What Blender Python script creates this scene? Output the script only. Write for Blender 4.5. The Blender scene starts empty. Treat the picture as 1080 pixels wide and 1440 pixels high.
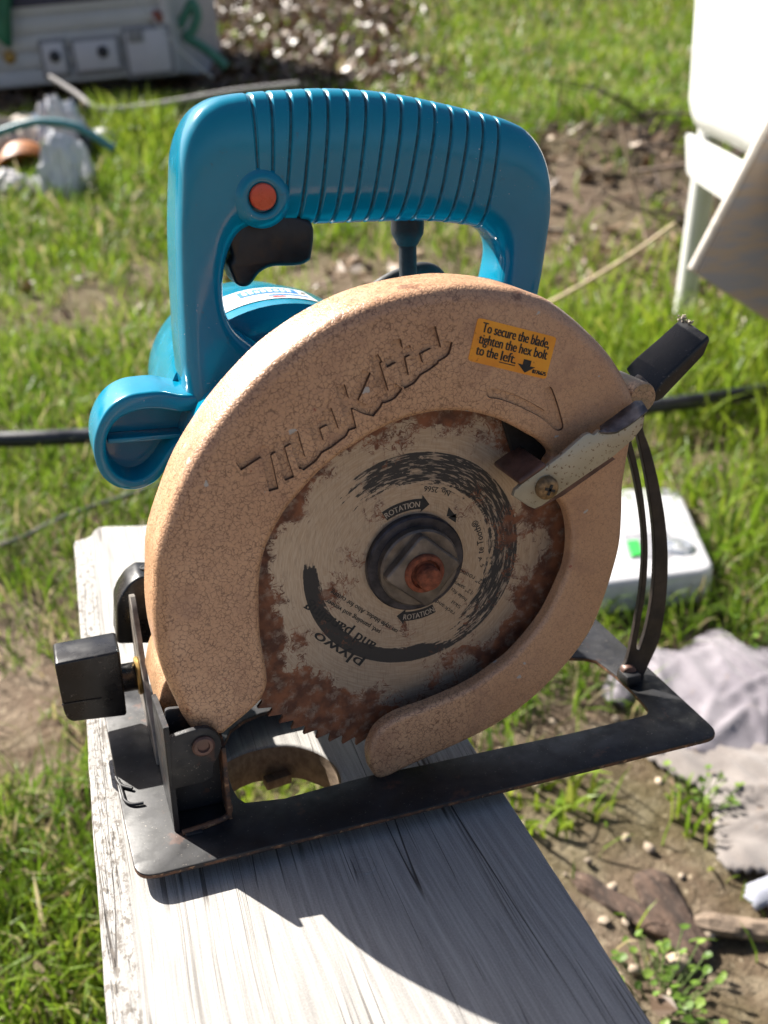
import bpy, bmesh, math, random
import numpy as np
from mathutils import Vector, Matrix
random.seed(7); RNG = np.random.default_rng(11)
scene = bpy.context.scene
COL = scene.collection

# ------------------------------------------------------------------ camera, world, sun, exposure
# saw frame in mm: origin = blade centre, X along the base plate, Y away from the blade face, Z up
F_PX = 1412.8
R = np.array([[0.9418800206, -0.3358110028, -0.0096435021],
              [-0.1382481995, -0.3612759151, -0.9221535385],
              [0.3061853395, 0.8698911906, -0.3867038328]])
CAM = np.array([-140.87217563, -362.5708818, 185.96820689])
BOARD_TOP = 0.45                     # metres above the yard
ZB, ZBOARD = -96.93, -106.4          # base plate top / board top in the saw frame
Z0 = BOARD_TOP - ZBOARD / 1000       # world height of the blade centre

def w3(p):
    p = np.asarray(p, float)
    return p / 1000 + np.array([0, 0, Z0])

cam_d = bpy.data.cameras.new('camera'); cam = bpy.data.objects.new('camera', cam_d); COL.objects.link(cam)
cw = w3(CAM)
cam.matrix_world = Matrix(((R[0][0], -R[1][0], -R[2][0], cw[0]), (R[0][1], -R[1][1], -R[2][1], cw[1]),
                           (R[0][2], -R[1][2], -R[2][2], cw[2]), (0, 0, 0, 1)))
cam_d.sensor_fit = 'HORIZONTAL'; cam_d.sensor_width = 36; cam_d.lens = F_PX / 1080 * 36
cam_d.clip_start = 0.02; cam_d.clip_end = 500
cam_d.dof.use_dof = True; cam_d.dof.focus_distance = 0.425; cam_d.dof.aperture_fstop = 13
scene.camera = cam

KX, KY = 0.60, 0.95                  # how far a shadow moves per unit of height: +KX in x, -KY in y
SUN_EL = math.atan(1 / math.hypot(KX, KY)); SUN_AZ = math.atan2(-KX, KY)
world = bpy.data.worlds.new('World'); scene.world = world; world.use_nodes = True
wn = world.node_tree; wn.nodes.clear()
sky = wn.nodes.new('ShaderNodeTexSky'); sky.sky_type = 'NISHITA'; sky.sun_disc = False
sky.sun_elevation = SUN_EL; sky.sun_rotation = SUN_AZ; sky.altitude = 300; sky.dust_density = 3.5; sky.air_density = 0.75; sky.ozone_density = 1.0
bg = wn.nodes.new('ShaderNodeBackground'); bg.inputs['Strength'].default_value = 0.05
wo = wn.nodes.new('ShaderNodeOutputWorld')
wn.links.new(sky.outputs[0], bg.inputs[0]); wn.links.new(bg.outputs[0], wo.inputs[0])
sun_d = bpy.data.lights.new('sun', 'SUN'); sun = bpy.data.objects.new('sun', sun_d); COL.objects.link(sun)
sun_d.energy = 5.0; sun_d.angle = math.radians(0.5); sun_d.color = (1.0, 0.95, 0.87)
sun.rotation_euler = Vector((KX, -KY, -1)).to_track_quat('-Z', 'Y').to_euler(); sun.location = (0, 0, 6)
scene.view_settings.view_transform = 'Standard'; scene.view_settings.look = 'None'
scene.view_settings.gamma = 1; scene.view_settings.use_curve_mapping = False
scene.view_settings.exposure = 1.58
scene.cycles.max_bounces = 8

# ------------------------------------------------------------------ small maths
def ray(px, py):
    return np.array([(px - 540) / F_PX, (py - 720) / F_PX, 1.0]) @ R
def P(px, py, axis, val):
    """point of the photo put on the plane axis = val of the saw frame (mm)"""
    d = ray(px, py); s = (val - CAM[axis]) / d[axis]
    return CAM + s * d
def L(p):                               # saw frame mm -> saw root's local metres (root stands on the board)
    p = np.asarray(p, float); return (p[0] / 1000, p[1] / 1000, (p[2] - ZBOARD) / 1000)
FWD = np.array([R[2][0], R[2][1]]); FWD /= np.linalg.norm(FWD); RGT = np.array([FWD[1], -FWD[0]])
def sl(x, y):
    dx, dy = np.asarray(x) - cw[0], np.asarray(y) - cw[1]
    return dx * FWD[0] + dy * FWD[1], dx * RGT[0] + dy * RGT[1]
def softp(v, k=0.35):
    return k * np.log1p(np.exp(np.clip(v / k, -40, 40)))
def terrain(x, y):
    s, l = sl(x, y)
    h = 0.15 * softp(s - 0.55) + 0.22 * softp(s - 7.5, 0.6)
    h = h + 0.012 * np.sin(2.1 * np.asarray(x) + 1.3) * np.sin(1.7 * np.asarray(y)) * np.clip(s, 0, 3)
    h = h + 0.16 * np.exp(-((s - 3.6) / 0.8) ** 2 - ((l - 0.85) / 0.5) ** 2)   # mound of dirt on the right
    return h - 0.17 * softp(s - 40, 2)
def gp(px, py):
    d = ray(px, py); p = cw.copy(); t = 0.3
    while t < 60:
        q = cw + d * t
        if q[2] < terrain(q[0], q[1]): break
        t += 0.01
    return q
def wp(px, py, s):                      # photo point at forward distance s (metres, along the ground) from the camera
    d = ray(px, py); k = s / (d[0] * FWD[0] + d[1] * FWD[1]); return cw + d * k
def vnoise(x, y, seed=0):
    x = np.asarray(x, float); y = np.asarray(y, float)
    xi = np.floor(x).astype(int); yi = np.floor(y).astype(int); fx = x - xi; fy = y - yi
    fx = fx * fx * (3 - 2 * fx); fy = fy * fy * (3 - 2 * fy)
    def h(a, b):
        n = (a * 374761393 + b * 668265263 + seed * 974711) & 0x7fffffff
        n = ((n ^ (n >> 13)) * 1274126177) & 0x7fffffff
        return ((n ^ (n >> 16)) & 0xffff) / 65535.0
    return (h(xi, yi) * (1 - fx) + h(xi + 1, yi) * fx) * (1 - fy) + (h(xi, yi + 1) * (1 - fx) + h(xi + 1, yi + 1) * fx) * fy
def fbm(x, y, seed=0, o=4):
    r = 0; a = 0.5
    for i in range(o):
        r = r + a * vnoise(np.asarray(x) * 2 ** i, np.asarray(y) * 2 ** i, seed + i); a *= 0.5
    return r
def catmull(pts, n=6, closed=False):
    p = np.asarray(pts, float); out = []
    m = len(p)
    rng = range(m if closed else m - 1)
    for i in rng:
        if closed: a, b, c, d = p[(i - 1) % m], p[i], p[(i + 1) % m], p[(i + 2) % m]
        else: a, b, c, d = p[max(i - 1, 0)], p[i], p[i + 1], p[min(i + 2, m - 1)]
        for k in range(n):
            t = k / n
            out.append(0.5 * (2 * b + (c - a) * t + (2 * a - 5 * b + 4 * c - d) * t * t + (3 * b - a - 3 * c + d) * t ** 3))
    if not closed: out.append(p[-1])
    return np.array(out)
def resample(pts, step, closed=False):
    p = np.asarray(pts, float)
    if closed: p = np.vstack([p, p[:1]])
    d = np.r_[0, np.cumsum(np.linalg.norm(np.diff(p, axis=0), axis=1))]
    n = max(3, int(round(d[-1] / step))); t = np.linspace(0, d[-1], n + 1)
    q = np.stack([np.interp(t, d, p[:, k]) for k in range(p.shape[1])], 1)
    return q[:-1] if closed else q
def area2(p):
    p = np.asarray(p); return 0.5 * np.sum(p[:, 0] * np.roll(p[:, 1], -1) - np.roll(p[:, 0], -1) * p[:, 1])
def normals2(p):                        # inward normals of a CCW polygon
    a = p - np.roll(p, 1, 0); b = np.roll(p, -1, 0) - p
    a /= np.linalg.norm(a, axis=1)[:, None] + 1e-12; b /= np.linalg.norm(b, axis=1)[:, None] + 1e-12
    na = np.stack([-a[:, 1], a[:, 0]], 1); nb = np.stack([-b[:, 1], b[:, 0]], 1)
    n = na + nb; ln = np.linalg.norm(n, axis=1)[:, None] + 1e-9; n /= ln
    k = np.clip((n * na).sum(1), 0.6, 1)[:, None]
    return n / k
def roundcorner(pts, r, n=5):           # closed polygon with its corners rounded; r scalar or per corner
    p = np.asarray(pts, float); m = len(p); out = []
    for i in range(m):
        rr = r if np.isscalar(r) else r[i]
        a, b, c = p[i - 1], p[i], p[(i + 1) % m]
        u = (a - b); v = (c - b); lu, lv = np.linalg.norm(u), np.linalg.norm(v)
        t = min(rr, lu * .45, lv * .45)
        if t < 1e-6: out.append(b); continue
        s, e = b + u / lu * t, b + v / lv * t
        for k in range(n + 1):
            q = k / n; out.append((1 - q) ** 2 * s + 2 * q * (1 - q) * b + q * q * e)
    return np.array(out)

# ------------------------------------------------------------------ objects
def finish(me, mat, ang):
    me.materials.append(mat)
    if ang is None: me.shade_flat()
    else:
        me.shade_smooth(); me.set_sharp_from_angle(angle=math.radians(ang))
def link(name, me, parent=None):
    o = bpy.data.objects.new(name, me); COL.objects.link(o)
    if parent is not None: o.parent = parent
    return o
def from_bm(name, bm, mat, parent=None, ang=35, norm=True):
    if norm: bmesh.ops.recalc_face_normals(bm, faces=bm.faces)
    me = bpy.data.meshes.new(name); bm.to_mesh(me); bm.free(); finish(me, mat, ang)
    return link(name, me, parent)
def from_pd(name, v, f, mat, parent=None, ang=35):
    me = bpy.data.meshes.new(name); me.from_pydata([tuple(map(float, q)) for q in v], [], [tuple(map(int, q)) for q in f])
    bm = bmesh.new(); bm.from_mesh(me); bmesh.ops.remove_doubles(bm, verts=bm.verts, dist=1e-7)
    bmesh.ops.recalc_face_normals(bm, faces=bm.faces); bm.to_mesh(me); bm.free()
    finish(me, mat, ang); return link(name, me, parent)
def tag(o, label=None, cat=None, group=None, kind=None):
    if label: o['label'] = label
    if cat: o['category'] = cat
    if group: o['group'] = group
    if kind: o['kind'] = kind
    return o
def empty(name, loc, rot=(0, 0, 0)):
    o = bpy.data.objects.new(name, None); COL.objects.link(o); o.location = loc; o.rotation_euler = rot
    o.empty_display_size = 0.05; return o
XZ = lambda u, v, d: L((u, d, v))
XY = lambda u, v, d: L((u, v, d))
YZ = lambda u, v, d: L((d, u, v))
def prism(bm, poly, to3, d0, d1, r=1.0, rb=0.0, n=3, holes=()):
    """extrude a closed outline from depth d0 (rounded edge r) to d1 (rounded edge rb)"""
    loops = []; sg = 1 if d1 > d0 else -1
    for hi, pl in enumerate([poly, *holes]):
        p = np.asarray(pl, float)
        if (area2(p) < 0) != (hi > 0): p = p[::-1]
        nn = normals2(p); rings = []
        def ring(off, d): rings.append([bm.verts.new(to3(*(q), d)) for q in p + nn * off])
        if r > 0:
            for k in range(n + 1):
                a = k / n * math.pi / 2; ring(r * (1 - math.sin(a)), d0 + sg * r * (1 - math.cos(a)))
        else: ring(0, d0)
        if rb > 0:
            for k in range(n + 1):
                a = k / n * math.pi / 2; ring(rb * (1 - math.cos(a)), d1 - sg * rb * (1 - math.sin(a)))
        else: ring(0, d1)
        for A, B in zip(rings[:-1], rings[1:]):
            m = len(A)
            for i in range(m): bm.faces.new((A[i], A[(i + 1) % m], B[(i + 1) % m], B[i]))
        loops.append((rings[0], rings[-1]))
    for side in (0, 1):
        if len(loops) == 1:
            try: bm.faces.new(loops[0][side])
            except ValueError: pass
        else:
            ed = []
            for lp in loops:
                l = lp[side]
                for i in range(len(l)):
                    e = bm.edges.get((l[i], l[(i + 1) % len(l)]))
                    ed.append(e)
            bmesh.ops.triangle_fill(bm, use_beauty=True, edges=ed)
    return bm
def box(bm, c, d, rot=None, bev=0.0, seg=2, ident=None):
    M = Matrix.Translation(Vector(c)) @ (rot.to_4x4() if rot is not None else Matrix()) @ Matrix.Diagonal((*d, 1))
    r = bmesh.ops.create_cube(bm, size=1, matrix=M)
    if bev > 0:
        es = list({e for v in r['verts'] for e in v.link_edges})
        bmesh.ops.bevel(bm, geom=es, offset=bev, segments=seg, profile=0.5, affect='EDGES')
    return bm
def tube(bm, pts, rad, n=10, cap=True):
    p = [Vector(q) for q in pts]; rings = []; up = None
    for i, q in enumerate(p):
        t = (p[min(i + 1, len(p) - 1)] - p[max(i - 1, 0)]).normalized()
        if up is None:
            up = Vector((0, 0, 1)) if abs(t.z) < 0.9 else Vector((1, 0, 0))
        a = (up - t * up.dot(t)).normalized(); b = t.cross(a); up = a
        rr = rad if np.isscalar(rad) else rad[i]
        rings.append([bm.verts.new(q + (a * math.cos(k / n * 2 * math.pi) + b * math.sin(k / n * 2 * math.pi)) * rr) for k in range(n)])
    for A, B in zip(rings[:-1], rings[1:]):
        for k in range(n): bm.faces.new((A[k], A[(k + 1) % n], B[(k + 1) % n], B[k]))
    if cap: bm.faces.new(rings[0]); bm.faces.new(rings[-1])
    return bm
def lathe(bm, prof, c, axis, n=40, cap=(True, True)):
    """prof: list of (radius, distance along axis); c centre (local m)"""
    ax = Vector(axis).normalized(); u = ax.orthogonal().normalized(); v = ax.cross(u); rings = []
    for r, h in prof:
        rings.append([bm.verts.new(Vector(c) + ax * h + (u * math.cos(k / n * 2 * math.pi) + v * math.sin(k / n * 2 * math.pi)) * max(r, 1e-6)) for k in range(n)])
    for A, B in zip(rings[:-1], rings[1:]):
        for k in range(n): bm.faces.new((A[k], A[(k + 1) % n], B[(k + 1) % n], B[k]))
    if cap[0]: bm.faces.new(rings[0])
    if cap[1]: bm.faces.new(rings[-1])
    return bm
def text_mesh(body, size=1.0, shear=0.0, space=1.0):
    cu = bpy.data.curves.new('text', 'FONT'); cu.body = body; cu.size = size; cu.shear = shear; cu.space_character = space
    cu.resolution_u = 3
    o = bpy.data.objects.new('text', cu); COL.objects.link(o)
    bpy.context.view_layer.update()
    me = bpy.data.meshes.new_from_object(o.evaluated_get(bpy.context.evaluated_depsgraph_get()))
    v = np.array([q.co[:] for q in me.vertices]) if len(me.vertices) else np.zeros((0, 3)); f = [list(q.vertices) for q in me.polygons]
    bpy.data.objects.remove(o); bpy.data.curves.remove(cu); bpy.data.meshes.remove(me)
    return v, f

# ------------------------------------------------------------------ materials
class NT:
    def __init__(s, name):
        s.m = bpy.data.materials.new(name); s.m.use_nodes = True; s.t = s.m.node_tree; s.t.nodes.clear()
        s.out = s.t.nodes.new('ShaderNodeOutputMaterial')
        s.tc = s.t.nodes.new('ShaderNodeTexCoord')
    def n(s, ty, **kw):
        nd = s.t.nodes.new('ShaderNode' + ty)
        for k, v in kw.items():
            if k.startswith('_'): setattr(nd, k[1:], v)
            else: s.set(nd.inputs[k] if not k.startswith('i') or not k[1:].isdigit() else nd.inputs[int(k[1:])], v)
        return nd
    def set(s, inp, v):
        if isinstance(v, bpy.types.NodeSocket): s.t.links.new(v, inp)
        elif isinstance(v, bpy.types.Node): s.t.links.new(v.outputs[0], inp)
        else: inp.default_value = (*v, 1) if isinstance(v, tuple) and len(v) == 3 and inp.type == 'RGBA' else v
    @property
    def obj(s): return s.tc.outputs['Object']
    def mapp(s, scale=(1, 1, 1), loc=(0, 0, 0), rot=(0, 0, 0), src=None):
        return s.n('Mapping', Vector=src if src is not None else s.obj, Scale=scale, Location=loc, Rotation=rot).outputs[0]
    def noise(s, scale, detail=4, rough=0.55, vec=None, dist=0.0, col=False):
        nd = s.n('TexNoise', Vector=vec if vec is not None else s.obj, Scale=scale, Detail=detail, Roughness=rough, Distortion=dist)
        return nd.outputs['Color' if col else 'Fac']
    def math(s, op, a, b=0.0, c=0.0, clamp=False):
        return s.n('Math', _operation=op, _use_clamp=clamp, i0=a, i1=b, i2=c).outputs[0]
    def ramp(s, fac, lo, hi, a=0.0, b=1.0):
        return s.n('MapRange', _interpolation_type='SMOOTHSTEP', Value=fac, i1=lo, i2=hi, i3=a, i4=b).outputs[0]
    def mix(s, f, a, b, mode='MIX'):
        nd = s.t.nodes.new('ShaderNodeMix'); nd.data_type = 'RGBA'; nd.blend_type = mode
        s.set(nd.inputs[0], f); s.set(nd.inputs[6], a); s.set(nd.inputs[7], b); return nd.outputs[2]
    def xyz(s, src=None):
        return s.n('SeparateXYZ', Vector=src if src is not None else s.obj).outputs
    def bump(s, h, strength=0.5, dist=0.001, nrm=None):
        nd = s.n('Bump', Height=h, Strength=strength, Distance=dist)
        if nrm is not None: s.set(nd.inputs['Normal'], nrm)
        return nd.outputs[0]
    def bsdf(s, **kw):
        b = s.t.nodes.new('ShaderNodeBsdfPrincipled')
        for k, v in kw.items(): s.set(b.inputs[k.replace('_', ' ')], v)
        s.t.links.new(b.outputs[0], s.out.inputs[0]); return s.m
def simple(name, col, rough=0.5, metal=0.0, var=0.15, vs=60, coat=0.0, bump=0.0, bs=400, spec=0.5):
    t = NT(name)
    f = t.noise(vs, 4)
    c = t.mix(t.ramp(f, 0.3, 0.7), tuple(x * (1 - var) for x in col), tuple(min(1, x * (1 + var)) for x in col))
    kw = dict(Base_Color=c, Roughness=t.ramp(t.noise(vs * 1.7, 3), 0.25, 0.75, max(0.02, rough - 0.08), min(1, rough + 0.12)), Metallic=metal, Coat_Weight=coat)
    kw['Specular_IOR_Level'] = spec
    if bump: kw['Normal'] = t.bump(t.noise(bs, 4), bump, 0.001)
    return t.bsdf(**kw)
def polar(t, cx=0, cz=0.1064):
    x, y, z = t.xyz(); zz = t.math('SUBTRACT', z, cz); xx = t.math('SUBTRACT', x, cx)
    r = t.math('SQRT', t.math('ADD', t.math('MULTIPLY', xx, xx), t.math('MULTIPLY', zz, zz)))
    return r, t.math('ARCTAN2', zz, xx), xx, zz

def mat_guard():
    t = NT('hammertone_paint'); o = t.obj
    warp = t.n('VectorMath', _operation='MULTIPLY_ADD', i0=t.noise(500, 3, col=True), i1=(0.0022, 0.0022, 0.0022), i2=o).outputs[0]
    vo = t.n('TexVoronoi', _feature='DISTANCE_TO_EDGE', Vector=warp, Scale=520.0).outputs['Distance']
    vo2 = t.n('TexVoronoi', _feature='SMOOTH_F1', Vector=warp, Scale=520.0).outputs['Distance']
    x, y, z = t.xyz()
    brk = t.ramp(t.noise(420, 3, 0.6), 0.34, 0.54)
    side = t.ramp(t.math('ADD', x, t.math('MULTIPLY', t.noise(25, 2), 0.05)), 0.02, 0.09, 1.0, 0.35)   # cracked net fades to the right
    line = t.math('MULTIPLY', t.math('MULTIPLY', t.ramp(vo, 0.01, 0.10, 1, 0), brk), side)
    big = t.ramp(t.noise(22, 5), 0.35, 0.7)
    base = t.mix(big, (0.57, 0.335, 0.190), (0.49, 0.270, 0.146))
    base = t.mix(t.ramp(x, 0.0, 0.11, 0.0, 0.55), base, (0.50, 0.268, 0.142))
    base = t.mix(t.ramp(t.noise(1500, 2), 0.62, 0.72), base, (0.30, 0.16, 0.09))
    base = t.mix(t.math('MULTIPLY', line, 0.92), base, (0.17, 0.08, 0.042))
    gr = t.math('MULTIPLY', t.ramp(t.noise(48, 6, 0.68, vec=t.mapp(loc=(.3, .1, .7))), 0.50, 0.68), 0.5)
    base = t.mix(gr, base, (0.32, 0.165, 0.10))
    pit = t.ramp(t.noise(620, 3, 0.6), 0.60, 0.68, 0, 0.4)
    base = t.mix(pit, base, (0.22, 0.11, 0.06))
    # grime along the lower left rim and worn rust blotches near the top
    blot = t.math('MULTIPLY', t.ramp(t.noise(70, 6, 0.65), 0.60, 0.68), t.ramp(z, 0.17, 0.215))
    base = t.mix(t.math('MULTIPLY', blot, 0.75), base, (0.15, 0.06, 0.03))
    red = t.math('MULTIPLY', t.ramp(t.noise(260, 5, 0.7), 0.655, 0.675), t.ramp(t.noise(38, 2), 0.53, 0.60))
    base = t.mix(t.math('MULTIPLY', red, 0.8), base, (0.26, 0.035, 0.015))
    chips = t.math('MULTIPLY', t.ramp(t.noise(140, 2, 0.4), 0.735, 0.745), 0.9)
    base = t.mix(chips, base, (0.42, 0.40, 0.37))
    dirt = t.math('MULTIPLY', t.ramp(y, -0.010, -0.004), t.ramp(z, 0.0, 0.10, 0.75, 0.0))
    base = t.mix(t.math('MULTIPLY', dirt, t.ramp(t.noise(90, 4), 0.3, 0.6)), base, (0.22, 0.17, 0.09))
    h = t.math('ADD', t.math('MULTIPLY', t.ramp(vo, 0.0, 0.22), 0.6), t.math('MULTIPLY', t.noise(900, 3), 0.35))
    nr = t.bump(h, 0.32, 0.0005)
    return t.bsdf(Base_Color=base, Roughness=t.ramp(t.noise(120, 4), 0.3, 0.7, 0.30, 0.50), Metallic=0.04, Specular_IOR_Level=0.65, Normal=nr)

def mat_blade():
    t = NT('saw_blade_steel'); r, a, xx, zz = polar(t)
    comb = t.n('CombineXYZ', X=t.math('MULTIPLY', r, 1.0), Y=t.math('MULTIPLY', a, 0.004)).outputs[0]
    brush = t.noise(1400, 3, vec=comb)
    comb2 = t.n('CombineXYZ', X=t.math('MULTIPLY', xx, 1.0), Y=t.math('MULTIPLY', zz, 0.12)).outputs[0]
    scratch = t.noise(1500, 3, vec=comb2)
    base = t.mix(t.ramp(brush, 0.3, 0.7), (0.37, 0.285, 0.21), (0.46, 0.375, 0.29))
    base = t.mix(t.math('MULTIPLY', t.ramp(scratch, 0.5, 0.72), 0.45), base, (0.22, 0.175, 0.14))
    # worn black printing: concentric streaks, strong top right, gone on the left
    cs = t.n('CombineXYZ', X=t.math('MULTIPLY', r, 1.0), Y=t.math('MULTIPLY', a, 0.0055)).outputs[0]
    streak = t.noise(520, 4, 0.66, vec=cs)
    fleck = t.noise(380, 4, 0.65)
    ink = t.math('ADD', t.math('MULTIPLY', streak, 0.72), t.math('MULTIPLY', fleck, 0.28))
    ang = t.math('COSINE', t.math('SUBTRACT', a, 0.62))          # +1 towards the upper right
    low = t.math('COSINE', t.math('SUBTRACT', a, -2.25))         # +1 towards the lower left
    edge = t.ramp(r, 0.0488, 0.0494, 1, 0)
    ringA = t.math('MULTIPLY', t.ramp(r, 0.0325, 0.040), edge)
    covA = t.math('MULTIPLY', ringA, t.ramp(ang, -0.35, 0.45))
    ringB = t.math('MULTIPLY', t.ramp(r, 0.0390, 0.0455), edge)
    covB = t.math('MULTIPLY', ringB, t.ramp(low, 0.35, 0.75))
    ringC = t.math('MULTIPLY', t.math('MULTIPLY', t.ramp(r, 0.040, 0.0475), edge), t.ramp(t.math('COSINE', t.math('SUBTRACT', a, -1.2)), 0.2, 0.7))
    ma = t.math('MULTIPLY', t.ramp(covA, 0.0, 0.15), t.ramp(t.math('ADD', ink, t.math('MULTIPLY', t.math('SUBTRACT', covA, 0.55), 0.22)), 0.475, 0.51))
    mb = t.ramp(t.math('ADD', ink, t.math('MULTIPLY', t.math('SUBTRACT', covB, 0.45), 0.55)), 0.50, 0.54)
    mc = t.math('MULTIPLY', t.ramp(ringC, 0.0, 0.2), t.ramp(t.math('ADD', ink, t.math('MULTIPLY', t.math('SUBTRACT', ringC, 0.5), 0.22)), 0.52, 0.56))
    rim = t.math('MULTIPLY', t.math('MULTIPLY', t.ramp(r, 0.0482, 0.0488), edge), t.math('MULTIPLY', t.ramp(fleck, 0.42, 0.5), t.ramp(t.math('COSINE', t.math('SUBTRACT', a, 2.85)), 0.55, 0.85, 1, 0)))
    carve = t.ramp(t.noise(1000, 3, 0.6, vec=cs), 0.52, 0.60, 1.0, 0.25)
    ma = t.math('MULTIPLY', ma, carve); mc = t.math('MULTIPLY', mc, carve)
    inkm = t.math('MAXIMUM', t.math('MAXIMUM', ma, mb), t.math('MAXIMUM', mc, rim))
    base = t.mix(t.math('MULTIPLY', inkm, 0.95), base, (0.018, 0.017, 0.017))
    # rust: solid near the rim, running inwards as threads
    warp = t.n('VectorMath', _operation='MULTIPLY_ADD', i0=t.noise(90, 3, col=True), i1=(0.012, 0.012, 0.012), i2=t.obj).outputs[0]
    ns = t.noise(42, 6, 0.62, vec=warp)
    rimd = t.ramp(r, 0.050, 0.080)
    upl = t.ramp(t.math('COSINE', t.math('SUBTRACT', a, 2.2)), -0.25, 0.6, 0.0, 0.19)
    lwr = t.ramp(t.math('COSINE', t.math('SUBTRACT', a, -2.6)), 0.2, 0.9, 0.0, 0.10)
    rgt = t.ramp(t.math('COSINE', t.math('SUBTRACT', a, -0.35)), 0.6, 1.0, 0.0, 0.11)
    amt = t.math('ADD', t.math('ADD', ns, t.math('MULTIPLY', rimd, 0.16)), t.math('ADD', t.math('MULTIPLY', t.math('MAXIMUM', upl, lwr), t.ramp(r, 0.048, 0.074)), t.math('MULTIPLY', rgt, t.ramp(r, 0.03, 0.045))))
    solid = t.ramp(amt, 0.60, 0.655)
    ridge = t.math('ABSOLUTE', t.math('SUBTRACT', t.noise(210, 4, 0.6, vec=warp, dist=0.8), 0.5))
    thread = t.math('MULTIPLY', t.ramp(ridge, 0.010, 0.032, 1, 0), t.ramp(amt, 0.53, 0.60))
    rust = t.math('MAXIMUM', t.math('MULTIPLY', solid, t.ramp(t.noise(200, 4), 0.34, 0.52, 0.55, 1.0)), thread)
    rim2 = t.math('MULTIPLY', t.ramp(t.math('ADD', r, t.math('MULTIPLY', t.noise(60, 4), 0.02)), 0.090, 0.099), 0.9)
    rust = t.math('MAXIMUM', rust, rim2)
    rc = t.mix(t.ramp(t.noise(120, 4), 0.35, 0.65), (0.095, 0.034, 0.018), (0.25, 0.092, 0.04))
    col = t.mix(rust, base, rc)
    non = t.math('MAXIMUM', rust, inkm)
    rough = t.math('ADD', t.ramp(brush, 0.3, 0.7, 0.36, 0.46), t.math('MULTIPLY', non, 0.3))
    nr = t.bump(t.math('ADD', t.math('MULTIPLY', rust, 0.6), t.math('MULTIPLY', brush, 0.12)), 0.35, 0.0003)
    return t.bsdf(Base_Color=col, Metallic=t.math('SUBTRACT', 0.55, t.math('MULTIPLY', non, 0.54)), Roughness=rough, Normal=nr)

def mat_teal():
    t = NT('teal_plastic')
    f = t.noise(30, 4)
    c = t.mix(t.ramp(f, 0.3, 0.7), (0.001, 0.200, 0.315), (0.002, 0.225, 0.355))
    # dirt settled in places, small pale scuffs
    c = t.mix(t.math('MULTIPLY', t.ramp(t.noise(170, 5, 0.7), 0.64, 0.70), 0.4), c, (0.05, 0.10, 0.12))
    sc = t.math('MULTIPLY', t.ramp(t.noise(700, 3, 0.6), 0.70, 0.73), t.ramp(t.noise(24, 2), 0.5, 0.62))
    c = t.mix(sc, c, (0.35, 0.45, 0.47))
    haze = t.ramp(t.noise(55, 5, 0.65), 0.4, 0.75, 0.12, 0.30)
    return t.bsdf(Base_Color=c, Roughness=haze, Coat_Weight=0.15, Coat_Roughness=0.15, Normal=t.bump(t.noise(240, 4), 0.06, 0.0006))

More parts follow.
